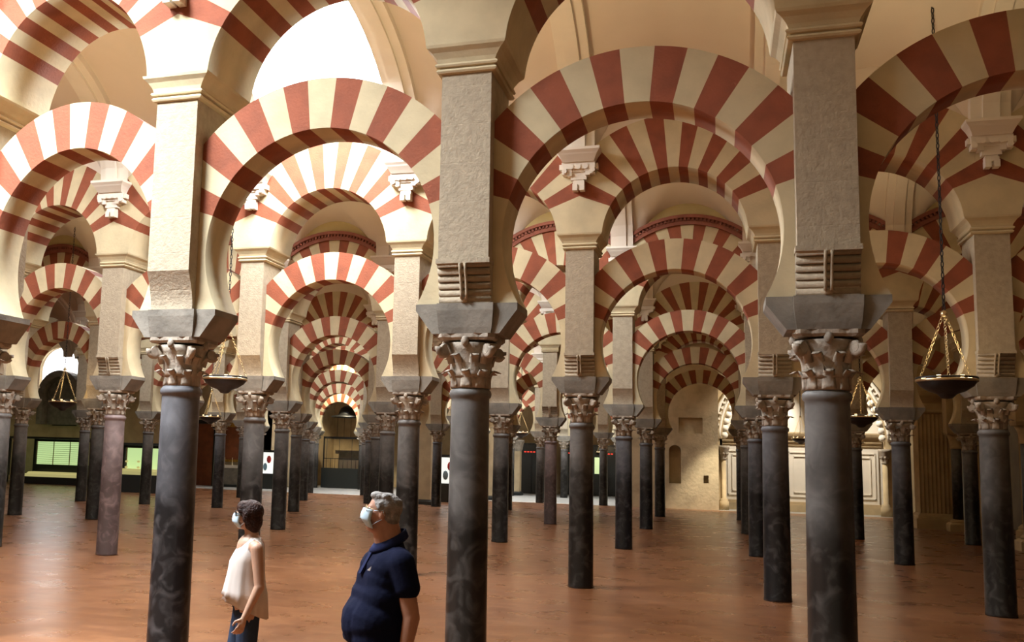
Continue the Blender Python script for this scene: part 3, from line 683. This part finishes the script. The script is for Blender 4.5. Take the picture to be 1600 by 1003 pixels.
# altar behind an iron screen, with a bell canopy
e = empty('iron_screen', (-15.1, 43, 0)); tag(e, 'black iron screen around the altar between the columns, left of centre', 'screen')
q = MB(); q.box(-1.25, 1.35, -.1, .1, 0, 1.1); q.build('solid_base', M['darkcase'], e)
q = MB(); q.box(-1.2, 1.2, -.03, .03, 2.72, 2.84); q.box(-1.2, -1.14, -.03, .03, 1.1, 2.8); q.box(1.14, 1.2, -.03, .03, 1.1, 2.8); q.box(-1.2, 1.2, -.02, .02, 1.6, 1.64); q.build('rail', M['black'], e)
for i in range(9):
    q = MB(); xx = -1.0+i*.25; q.tube([(xx, 0, 1.1), (xx, 0, 2.75 if i % 3 == 0 else 1.65)], .014, 6); q.build('bar', M['black'], e)
e = empty('stone_altar', (-15.6, 45.5, 0)); tag(e, 'stepped stone altar seen through the black iron screen', 'altar')
q = MB(); q.box(-1.2, 1.0, -.4, .5, 0, 1.0); q.build('table', M['impost'], e); q = MB(); q.box(-.75, .55, -.1, .4, 1.0, 1.55); q.rects([(.0, .0, 1.5)]); q.build('tabernacle', M['white_plaster'], e); q = MB(); q.box(-.9, .7, -.2, .45, 1.9, 2.1); q.box(-.7, .5, -.1, .4, 1.55, 1.9); q.build('upper_step', M['impost'], e)
e = empty('bell_canopy', (-14.9, 43, 0)); tag(e, 'dark bell-shaped canopy hanging over the iron screen', 'canopy')
q = MB(); q.lathe([(.95, 3.92), (.93, 3.98), (.55, 4.05), (.5, 4.2), (.42, 4.4), (.25, 4.52), (.0, 4.58)], 24, cap=False); q.build('bell', M['black'], e)
for i in range(4):
    q = MB(); q.tube([((-.6, -.2, .2, .6)[i], 0, 2.84), ((-.6, -.2, .2, .6)[i], 0, 3.95)], .012, 5); q.build('wire', M['black'], e)
q = MB(); q.tube([(0, 0, 4.55), (0, 0, 8.0)], .012, 5); q.build('suspension_wire', M['black'], e)
# tan masonry piers
for (x, y, w, h, lab) in ((-6.4, 29.6, .72, 6.0, 'plain tan masonry pier standing behind the man, right'), (-5.25, 36.2, .6, 6, 'plain tan masonry pier seen just right of the middle front column'), (-5.45, 43.4, .5, 2.3, 'tan square pillar with carved capital beside the dark booth')):
    e = empty('masonry_pier', (x, y, 0)); tag(e, lab, 'pier', 'tan masonry piers in the distance')
    q = MB(); q.rects([(w/2, w/2, 0), (w/2, w/2, h)]); q.build('shaft', M['tan'], e)
    q = MB(); q.rects([(w/2, w/2, h), (w/2*1.15, w/2*1.15, h+.1), (w/2*1.3, w/2*1.3, h+.35), (w/2*1.5, w/2*1.5, h+.5), (w/2*1.5, w/2*1.5, h+.6)]); q.build('capital', M['limestone'], e)
    q = MB(); q.rects([(w*.7, w*.7, 0), (w*.7, w*.7, .12), (w/2, w/2, .2)]); q.build('base', M['darkcase'], e)
# dark booths with red light strips
def booth(x, y, w, lab, g=False):
    e = empty('dark_booth', (x, y, 0)); tag(e, lab, 'booth', 'dark booths with red light strips')
    q = MB(); q.box(-w/2, w/2, 0, .8, 0, 2.75); q.build('body', M['darkcase'], e)
    q = MB(); [q.box(-.42+.17*i, -.31+.17*i, -.02, 0, 2.28, 2.335) for i in range(4)]; q.build('led_strip', M['led'], e)
    q = MB(); q.box(-w/2-.04, w/2+.04, -.03, .0, 2.7, 2.8); q.box(-.03, .03, -.03, 0, 0, 2.2); q.build('frame', M['black'], e)
booth(-5.2, 46.6, 2.2, 'dark booth with a red light strip right of the middle front column')
booth(-1.0, 47.3, 2.6, 'dark booth with a small red light strip left of the rough stone wall')
booth(-3.0, 47.3, 1.2, 'narrow dark booth behind the pink column, centre')
q = MB(); q.box(-.2, .2, -.03, .03, 0, .9); tag(q.build('lit_panel', M['green_glow'], None, (-1.55, 46.9, 1.2)), 'small greenish lit panel beside the red light strip', 'panel')
e = empty('bench', (-17.0, 41.6, 0)); tag(e, 'small dark bench left of the iron screen', 'bench')
q = MB(); q.box(-.6, .6, -.2, .2, .42, .5); q.build('seat', M['darkcase'], e)
for sx in (-.5, .5): q = MB(); q.box(sx-.04, sx+.04, -.18, .18, 0, .42); q.build('leg', M['darkcase'], e)
# pale strip put in for the daylight patches along the stone floor's edge
q = MB(); q.box(-12, -1.2, 5*B-.1, 5*B+.12, -.01, .012); struct(q.build('daylight_strip', M['white_plaster']))

# ------------------------------------------------------------------ people
def capsule(b, p0, p1, r0, r1, sq=None, n=14):
    p0, p1 = Vector(p0), Vector(p1); d = p1-p0; L = d.length; k = 6
    R = []; dn = d.normalized(); a = Vector((0, 1, 0)); a = (a-dn*a.dot(dn)); a = a.normalized() if a.length > .1 else dn.orthogonal().normalized(); c = a.cross(dn)
    for i in range(k+1):
        t = PI/2*i/k; R.append((p0-dn*r0*math.cos(t), r0*math.sin(t)))
    for i in range(1, k+1):
        t = PI/2*i/k; R.append((p1+dn*r1*math.sin(t), r1*math.cos(t)))
    sa, sc = sq or (1, 1)
    b.rings([[tuple(p+a*max(r, 1e-4)*sa*math.cos(2*PI*j/n)+c*max(r, 1e-4)*sc*math.sin(2*PI*j/n)) for j in range(n)] for p, r in R], 0, True, False)
def blend(b, name, m, parent, voxel=.008, smooth=6):
    me = b.mesh(name, m); o = bpy.data.objects.new(name, me); C.objects.link(o)
    md = o.modifiers.new('r', 'REMESH'); md.mode = 'VOXEL'; md.voxel_size = voxel; md.use_smooth_shade = True
    ms = o.modifiers.new('s', 'SMOOTH'); ms.factor = .5; ms.iterations = smooth
    dg = bpy.context.evaluated_depsgraph_get(); me2 = bpy.data.meshes.new_from_object(o.evaluated_get(dg)); me2.name = name
    o.modifiers.clear(); o.data = me2; me2.materials.clear(); me2.materials.append(m)
    for p in me2.polygons: p.use_smooth = True; p.material_index = 0
    o.parent = parent; return o
def hand(b, wrist, direction, palm_n, s=1.0, curl=.5):
    """palm and five fingers; direction points to the fingertips, palm_n out of the palm"""
    w = Vector(wrist); d = Vector(direction).normalized(); n = Vector(palm_n); n = (n-d*n.dot(d)).normalized(); t = d.cross(n)
    capsule(b, w, w+d*.045*s, .022*s, .026*s, (1, 1)); 
    for k in (-1, 0, 1): capsule(b, w+d*.03*s+t*k*.016*s, w+d*.085*s+t*k*.024*s, .014*s, .0125*s)
    for k, (L, off) in enumerate(((.068, -.032), (.078, -.011), (.072, .011), (.056, .031))):
        p = w+d*.088*s+t*off*s; a = curl*.5; dd = d
        for j, f in enumerate((.42, .32, .26)):
            dd = (dd*math.cos(a)+n*math.sin(a)).normalized(); nn = (n*math.cos(a)-d*math.sin(a)); q = p+dd*L*f*s; capsule(b, p, q, .0088*s*(1-.1*j), .0085*s*(1-.12*j)); p = q; a = curl*.6
    p = w+d*.025*s-t*.026*s; q = p+(d*.6-t*.6+n*.5).normalized()*.04*s; capsule(b, p, q, .0125*s, .011*s); capsule(b, q, q+(d*.9-t*.1+n*.3).normalized()*.034*s, .0105*s, .009*s)
def rz(p, a, c=(0, 0)): return (c[0]+(p[0]-c[0])*math.cos(a)-(p[1]-c[1])*math.sin(a), c[1]+(p[0]-c[0])*math.sin(a)+(p[1]-c[1])*math.cos(a), p[2])
class HB(MB):       # collects points in head space and turns them by a yaw about the neck, with a pitch
    def place(s, yaw, pitch, c):
        K = c[3]; c = c[:3]
        Rm = Matrix.Rotation(yaw, 3, 'Z') @ Matrix.Rotation(-pitch, 3, 'Y'); c = Vector(c); s.v = [tuple(c+Rm @ (Vector(p)*K)) for p in s.v]; return s
def head_shape(h, k=1.0, fem=False):
    """origin at the head's centre (ear height), x forward, y left; about .23 high"""
    h.ball((-.012, 0, .045), (.098*k, .078*k, .088*k), 20); h.ball((.02, 0, -.01), (.078*k, .066*k, .085*k), 18)
    h.ball((.038, 0, -.062), (.052*k, .05*k, .045*k), 16); h.ball((.07, 0, -.085), (.022, .025, .02), 10)
    h.ball((.072, 0, .035), (.025, .05, .03), 12)            # brow
    capsule(h, (.096, 0, .028), (.118, 0, -.012), .009, .014); h.ball((.108, .011, -.016), (.013, .01, .009), 8); h.ball((.108, -.011, -.016), (.013, .01, .009), 8)
    h.ball((.098, 0, -.045), (.012, .024, .007), 10); h.ball((.096, 0, -.058), (.012, .021, .008), 10)
    for s in (-1, 1):
        h.ball((.0, s*.080*k, -.002), (.018, .010, .033), 12, rot=Matrix.Rotation(.25, 3, 'Y')); h.ball((.06, s*.048, -.012), (.028, .02, .03), 10)
# ---- man: local x forward, y his left (towards the camera)
def build_man(loc, rzv):
    root = empty('person', loc, rzv)
    tag(root, 'grey-haired man in a navy polo shirt and face mask standing in profile, looking up', 'person')
    hy, hp, hc = -.30, .14, (.03, 0, 1.606, .87); SKN = M['skin']
    b = MB(); h = HB(); head_shape(h, 1.04); h.ball((.03, 0, -.09), (.06, .055, .035), 12); h.place(hy, hp, hc); b.add(h.v, h.f, 0, True)
    capsule(b, (.0, 0, 1.56), (-.03, 0, 1.42), .068, .078); capsule(b, (.025, 0, 1.53), (.0, 0, 1.44), .056, .066)
    capsule(b, (-.03, -.13, 1.35), (-.03, .13, 1.35), .055, .055); capsule(b, (-.01, 0, 1.32), (.02, 0, 1.0), .09, .12); capsule(b, (0, -.03, .93), (0, .03, .93), .13, .13)
    for s in (-1, 1):
        sh = (-.03, s*.175, 1.355); el = (-.075, s*.225, 1.08); wr = (-.03, s*.235, .845)
        capsule(b, sh, el, .058, .047); capsule(b, el, wr, .047, .030); hand(b, wr, (.12, 0, -1), (.1, -s, 0), 1.05)
        hip = (0, s*.09, .90); kn = (.02, s*.1, .48); an = (-.02, s*.1, .09)
        capsule(b, hip, kn, .095, .06); capsule(b, kn, an, .06, .04); capsule(b, (-.03, s*.1, .05), (.14, s*.11, .035), .04, .03)
    body = blend(b, 'body', SKN, root, .0065, 3)
    # polo shirt
    b = MB()
    capsule(b, (-.03, -.12, 1.355), (-.03, .12, 1.355), .088, .088); capsule(b, (-.02, 0, 1.36), (-.02, 0, 1.425), .115, .085)
    capsule(b, (.0, -.07, 1.30), (.0, .07, 1.30), .125, .125); capsule(b, (.01, -.06, 1.24), (.01, .06, 1.24), .135, .135); capsule(b, (.03, -.07, 1.15), (.03, .07, 1.15), .14, .14)
    capsule(b, (.055, -.06, 1.03), (.055, .06, 1.03), .168, .168); capsule(b, (.045, -.065, .96), (.045, .065, .96), .165, .165)
    b.ball((.07, 0, 1.02), (.17, .17, .17), 18)
    for s in (-1, 1): capsule(b, (-.03, s*.165, 1.352), (-.055, s*.205, 1.235), .080, .072)
    # cut hem flat
    shirt = blend(b, 'polo_shirt', M['navy'], root, .008, 5)
    bm = bmesh.new(); bm.from_mesh(shirt.data)
    bmesh.ops.bisect_plane(bm, geom=bm.verts[:]+bm.edges[:]+bm.faces[:], plane_co=(0, 0, .925), plane_no=(0, 0, -1), clear_outer=True)
    g = [f for f in bm.verts if f.co.z < 1.17 and abs(f.co.y) > .215 and False]
    bm.to_mesh(shirt.data); bm.free()
    # collar
    q = MB(); R = []
    for rr, z, dx in ((.078, 1.475, .004), (.085, 1.474, 0), (.106, 1.435, .006), (.10, 1.425, .006), (.08, 1.44, .004)):
        R.append([(-.022+dx+rr*1.05*math.cos(t), rr*.95*math.sin(t), z-.042*math.cos(t)) for t in [2*PI*i/24 for i in range(24)]])
    R = [[(x, y, z+.014) for x, y, z in r] for r in R]; q.rings(R, 0, True, False); q.build('collar', M['navy_light'], shirt)
    q = MB(); q.box(-.004, .008, -.018, .018, -.08, .07); o = q.build('placket', M['navy_light'], shirt); o.location = (.106, 0, 1.355); o.rotation_euler = (0, -.5, 0)
    for k in range(3):
        t = MB(); x0 = (k-1)*.011; t.prism_y([(x0-.004, 0), (x0+.004, 0), (x0+.004, .010+.008*k), (x0-.004, .005+.008*k)], -.003, .003); lg = t.build('chest_emblem', M['white_cloth'], shirt); lg.location = (.118, .082, 1.31); lg.rotation_euler = (0, 0, PI/2+.55)
    # trousers, belt, shoes
    b = MB(); capsule(b, (.02, -.05, .93), (.02, .05, .93), .14, .14); capsule(b, (.01, -.06, .87), (.01, .06, .87), .135, .135)
    for s in (-1, 1): capsule(b, (.0, s*.09, .86), (.02, s*.1, .48), .11, .085); capsule(b, (.02, s*.1, .48), (-.02, s*.1, .13), .085, .075)
    blend(b, 'trousers', M['trousers'], root, .01, 4)
    q = MB(); q.rings([[(.02+.16*math.cos(t), .20*math.sin(t), z) for t in [2*PI*i/28 for i in range(28)]] for z in (.89, .925)], 0, True, False); q.build('belt', M['shoe'], root)
    for s in (-1, 1):
        b = MB(); capsule(b, (-.05, s*.1, .05), (.15, s*.11, .04), .05, .04); b.ball((-.04, s*.1, .07), (.055, .05, .06), 12); blend(b, 'shoe', M['shoe'], root, .008, 2)
    # hair: a cap over the skull, short at the nape
    h = HB(); h.ball((-.022, 0, .052), (.106, .088, .092), 20); h.ball((-.055, 0, -.01), (.066, .078, .07), 14); h.ball((.045, 0, .112), (.05, .055, .03), 12); h.ball((-.07, 0, -.045), (.04, .055, .05), 12)
    for k in range(16):
        rnd = random.Random(k); a = rnd.uniform(0, 2*PI); z = rnd.uniform(.05, .12); h.ball((-.02+.075*math.cos(a), .06*math.sin(a), z), (.028, .02, .022), 8)
    for s in (-1, 1): h.ball((.022, s*.074, .045), (.022, .014, .04), 10)
    h.place(hy, hp, hc); hair = blend(h, 'hair', M['grey_hair'], root, .006, 3)
    bm = bmesh.new(); bm.from_mesh(hair.data); Rm = Matrix.Rotation(hy, 3, 'Z') @ Matrix.Rotation(-hp, 3, 'Y'); nrm = Rm @ Vector((.75, 0, -.66)); co = Vector(hc[:3])+Rm @ Vector((.058, 0, .058))*.87
    bmesh.ops.bisect_plane(bm, geom=bm.verts[:]+bm.edges[:]+bm.faces[:], plane_co=co, plane_no=nrm, clear_outer=False)
    # keep sideburn line: remove what lies in front of and below the hairline
    dl = [f for f in bm.faces if (f.calc_center_median()-co).dot(nrm) > 0 and (Rm.transposed() @ (f.calc_center_median()-Vector(hc[:3]))).x > .012]
    bmesh.ops.delete(bm, geom=dl, context='FACES'); bm.to_mesh(hair.data); bm.free()
    face_bits(root, body, hy, hp, hc, False)
    return root
def face_bits(root, body, hy, hp, hc, dark):
    h = HB(); R = []       # mask wrapped round the nose and chin, pleated
    for i in range(13):
        t = i/12; z = .022-.115*t; bulge = .121+.013*math.sin(PI*min(1, t*1.1))-(.035*max(0, t-.6)/.4)+(.003*(i % 2))
        ring = []
        for j in range(13):
            a = -1.12+2.24*j/12; rx = bulge; ry = .074+.004*math.sin(PI*t); ring.append((rx*math.cos(a)**.8 if abs(a) < 1.5 else 0, ry*math.sin(a)*1.0, z+.006*(1-abs(a))))
        R.append(ring)
    V = [p for r in R for p in r]; F = [(i*13+j, i*13+j+1, (i+1)*13+j+1, (i+1)*13+j) for i in range(12) for j in range(12)]; h.add(V, F, 0, True)
    h.place(hy, hp, hc); mo = h.build('face_mask', M['mask'], root); s = mo.modifiers.new('t', 'SOLIDIFY'); s.thickness = .004
    for sd in (-1, 1):
        h = HB(); h.tube([(.055, sd*.07, .02), (.03, sd*.079, .022), (.0, sd*.086, .03), (-.012, sd*.088, .0), (.0, sd*.085, -.028), (.03, sd*.076, -.05), (.055, sd*.066, -.072)], .0018, 5)
        h.place(hy, hp, hc); h.build('ear_loop', M['mask'], mo)
    for sd in (-1, 1):
        h = HB(); h.ball((.083, sd*.031, .026), (.012, .013, .011), 10); h.place(hy, hp, hc); h.build('eye', M['white_cloth'], body)
        h = HB(); h.ball((.0945, sd*.031, .026), (.003, .006, .006), 8); h.place(hy, hp, hc); h.build('iris', M['lens'], body)
    # glasses
    g = HB()
    for sd in (-1, 1):
        g.tube([(.108-.006*abs(math.cos(t)), sd*.032+.025*math.cos(t), .026+.018*math.sin(t)) for t in [2*PI*i/14 for i in range(14)]], .0018 if not dark else .004, 5, closed=True)
        g.tube([(.103, sd*.056, .03), (.05, sd*.078, .028), (.0, sd*.084, .024)], .0016 if not dark else .0035, 5)
    g.tube([(.108, -.008, .03), (.111, 0, .033), (.108, .008, .03)], .0018, 5)
    g.place(hy, hp, hc); go = g.build('glasses', M['brass'] if not dark else M['lens'], root)
    if dark:
        for sd in (-1, 1):
            g = HB(); g.ball((.106, sd*.032, .026), (.003, .025, .018), 12); g.place(hy, hp, hc); g.build('lens', M['lens'], go)
def build_woman(loc, rzv):
    root = empty('person', loc, rzv)
    tag(root, 'woman with short auburn hair, white sleeveless blouse, jeans and face mask, walking left', 'person')
    hy, hp, hc = -.22, .03, (.02, 0, 1.487, .86)
    b = MB(); h = HB(); head_shape(h, .94); h.place(hy, hp, hc); b.add(h.v, h.f, 0, True)
    capsule(b, (.0, 0, 1.43), (-.02, 0, 1.33), .048, .054)
    capsule(b, (-.02, -.13, 1.285), (-.02, .13, 1.285), .048, .048); capsule(b, (-.01, 0, 1.27), (.0, 0, 1.0), .105, .10); capsule(b, (0, -.05, .90), (0, .05, .90), .11, .11)
    for s in (-1, 1):
        sh = (-.03, s*.165, 1.275); el = (-.055, s*.205, 1.02); wr = (.04, s*.20, .815) if s > 0 else (.0, s*.2, .8)
        capsule(b, sh, el, .046, .036); capsule(b, el, wr, .037, .024); hand(b, wr, (.35, 0, -1), (.5, -s, -.2), .92, .9)
        hip = (0, s*.08, .86); kn = (.07 if s < 0 else .0, s*.085, .46); an = (.02 if s < 0 else -.12, s*.085, .09)
        capsule(b, hip, kn, .085, .055); capsule(b, kn, an, .05, .033); capsule(b, (an[0]-.02, an[1], .05), (an[0]+.13, an[1], .03), .033, .024)
    body = blend(b, 'body', M['skin_w'], root, .0055, 3)
    # blouse: flared shell with folds, a shorter front layer over a longer back
    def shellring(z, rx, ry, ox, fold, n=60, dip=0):
        R = []
        for i in range(n):
            t = 2*PI*i/n; f = 1+fold*math.sin(9*t+z*4)+fold*.5*math.sin(17*t); x = ox+rx*f*math.cos(t); y = ry*f*math.sin(t); zz = z-dip*(1-math.cos(t))/2*1.0
            R.append((x, y, zz))
        return R
    q = MB()
    q.rings([shellring(1.345, .062, .075, -.02, 0), shellring(1.325, .07, .10, -.02, 0), shellring(1.30, .085, .13, -.018, 0), shellring(1.25, .108, .148, -.005, .004), shellring(1.18, .128, .152, .012, .008), shellring(1.10, .135, .152, .016, .015), shellring(1.02, .148, .162, .018, .025, dip=.01), shellring(.98, .160, .170, .014, .03, dip=.03), shellring(.945, .172, .182, .012, .04, dip=.17)], 0, True, False)
    bl = q.build('blouse', M['white_cloth'], root); sd = bl.modifiers.new('t', 'SOLIDIFY'); sd.thickness = .004
    q = MB(); q.rings([shellring(.99, .145, .155, .012, .02, dip=.02), shellring(.91, .165, .172, .012, .04, dip=.14)], 0, True, False)
    o = q.build('under_layer', M['white_cloth'], bl); sd = o.modifiers.new('t', 'SOLIDIFY'); sd.thickness = .003
    for s in (-1, 1):
        q = MB(); R = []
        q.tube([(-.02, s*.105, 1.335), (-.06, s*.13, 1.31), (-.08, s*.135, 1.24), (-.05, s*.14, 1.17), (.01, s*.142, 1.16), (.035, s*.135, 1.22), (.02, s*.12, 1.31)], .008, 6, closed=True); q.build('armhole_hem', M['white_cloth'], bl)
    b = MB(); capsule(b, (0, -.035, .90), (0, .035, .90), .112, .112)
    for s in (-1, 1):
        kn = (.07 if s < 0 else .0, s*.085, .46); an = (.02 if s < 0 else -.12, s*.085, .12)
        capsule(b, (0, s*.07, .84), kn, .092, .068); capsule(b, kn, an, .068, .05)
    blend(b, 'jeans', M['jeans'], root, .009, 4)
    for s in (-1, 1):
        ax = .02 if s < 0 else -.12; b = MB(); capsule(b, (ax-.03, s*.085, .04), (ax+.13, s*.085, .032), .04, .032); blend(b, 'shoe', M['shoe'], root, .008, 2)
    h = HB(); h.ball((-.022, 0, .045), (.112, .094, .10), 22); h.ball((-.045, 0, -.03), (.085, .086, .10), 18); h.ball((.045, 0, .075), (.06, .078, .06), 16); h.ball((-.055, 0, -.085), (.055, .07, .055), 14)
    for s in (-1, 1): h.ball((.012, s*.078, .01), (.035, .022, .06), 12); h.ball((.06, s*.058, .055), (.03, .025, .035), 10)
    h.place(hy, hp, hc); blend(h, 'hair', M['brown_hair'], root, .006, 8)
    face_bits(root, body, hy, hp, hc, True)
    return root
FR = math.atan2(-.31, -.95)     # direction that reads as "to the left" in the view
mn = build_man((3.02, -2.9, 0), FR+math.radians(20)); mn.scale = (.965,)*3
wm = build_woman((1.665, -1.8, 0), FR+math.radians(16)); wm.scale = (.93, .93, .955)

# ------------------------------------------------------------------ camera
cam = bpy.data.cameras.new('camera'); co = bpy.data.objects.new('camera', cam); C.objects.link(co); SC.camera = co
cx_, cy_, cz_, yaw, pit, rol, f, px, py = 4.7164, -7.9393, 1.8639, -.3171, .1193, .0289, 1521.36, -175.658, 28.584
F = Vector((math.sin(yaw)*math.cos(pit), math.cos(yaw)*math.cos(pit), math.sin(pit))); R = Vector((math.cos(yaw), -math.sin(yaw), 0)); U = R.cross(F)
R2 = R*math.cos(rol)+U*math.sin(rol); U2 = -R*math.sin(rol)+U*math.cos(rol)
mw = Matrix((R2, U2, -F)).transposed().to_4x4(); mw.translation = (cx_, cy_, cz_); co.matrix_world = mw
cam.sensor_width = 36; cam.lens = f*36/1600; cam.shift_x = -px/1600; cam.shift_y = py/1600; cam.clip_end = 200; cam.clip_start = .05

# ------------------------------------------------------------------ light
def area(name, loc, sx, sy, e, col, rot=(0, 0, 0)):
    l = bpy.data.lights.new(name, 'AREA'); l.shape = 'RECTANGLE'; l.size = sx; l.size_y = sy; l.energy = e; l.color = col
    o = bpy.data.objects.new(name, l); C.objects.link(o); o.location = loc; o.rotation_euler = rot; return o
SE = {-1: 900, 0: 500, 1: 600, 2: 500, 3: 400, 4: 700, 5: 900}
for (n, c), (x, y, z, w, d) in SKYL.items(): area('daylight', (x, y, z-.08), w, d, {(-1, -2): 2300, (-1, -1): 2400}.get((n, c), SE[n]), (.86, .93, 1))
for p, a1, a2 in area_later: area('daylight', p, a1, a2, 900, (.95, .97, 1), (math.radians(-12), 0, 0))
area('window_daylight', (-28.9, 36.1, 5.9), 2.2, 2.2, 150, (.95, .97, 1), (math.radians(-90), 0, 0))
# warm spots added in mid-nave to brighten the vaults, in place of cornice uplights
k = 0
for n in range(-1, 5):
    for c in range(-4, 5, 2):
        x, y = (c+.5)*A, (n+.5)*B
        l = bpy.data.lights.new('vault_uplight', 'SPOT'); l.energy = 150; l.color = (1, .79, .44); l.shadow_soft_size = .3; l.spot_size = math.radians(150); l.spot_blend = .7; o = bpy.data.objects.new('vault_uplight', l); C.objects.link(o); o.location = (x, y, 5.6); o.rotation_euler = (PI, 0, 0)
def spot(loc, tgt, e, col, ang=50, bl=.6):
    l = bpy.data.lights.new('spot', 'SPOT'); l.energy = e; l.color = col; l.spot_size = math.radians(ang); l.spot_blend = bl; l.shadow_soft_size = .1; o = bpy.data.objects.new('spot', l); C.objects.link(o); o.location = loc
    o.rotation_euler = (Vector(tgt)-Vector(loc)).to_track_quat('-Z', 'Y').to_euler()
spot((6.2, 33.0, 5.5), (4.2, 35.2, .5), 2600, (1, .90, .70), 30, .9)
spot((8.0, 34.0, 7.5), (8.0, 37.2, 3.5), 2600, (1, .93, .8), 110)
spot((-14.5, 40.5, 7), (-14.8, 47, 2.5), 2200, (1, .85, .55), 80)
W = bpy.data.worlds.new('world'); SC.world = W; W.use_nodes = True; bg = W.node_tree.nodes['Background']; bg.inputs[0].default_value = (1, .82, .54, 1); bg.inputs[1].default_value = .2
SC.view_settings.view_transform = 'Standard'; SC.view_settings.look = 'None'; SC.view_settings.exposure = -.02; SC.view_settings.gamma = 1
SC.cycles.max_bounces = 6; SC.cycles.diffuse_bounces = 4; SC.cycles.glossy_bounces = 3; SC.cycles.use_denoising = True; SC.cycles.sample_clamp_indirect = 5
SC.cycles.caustics_reflective = False; SC.cycles.caustics_refractive = False
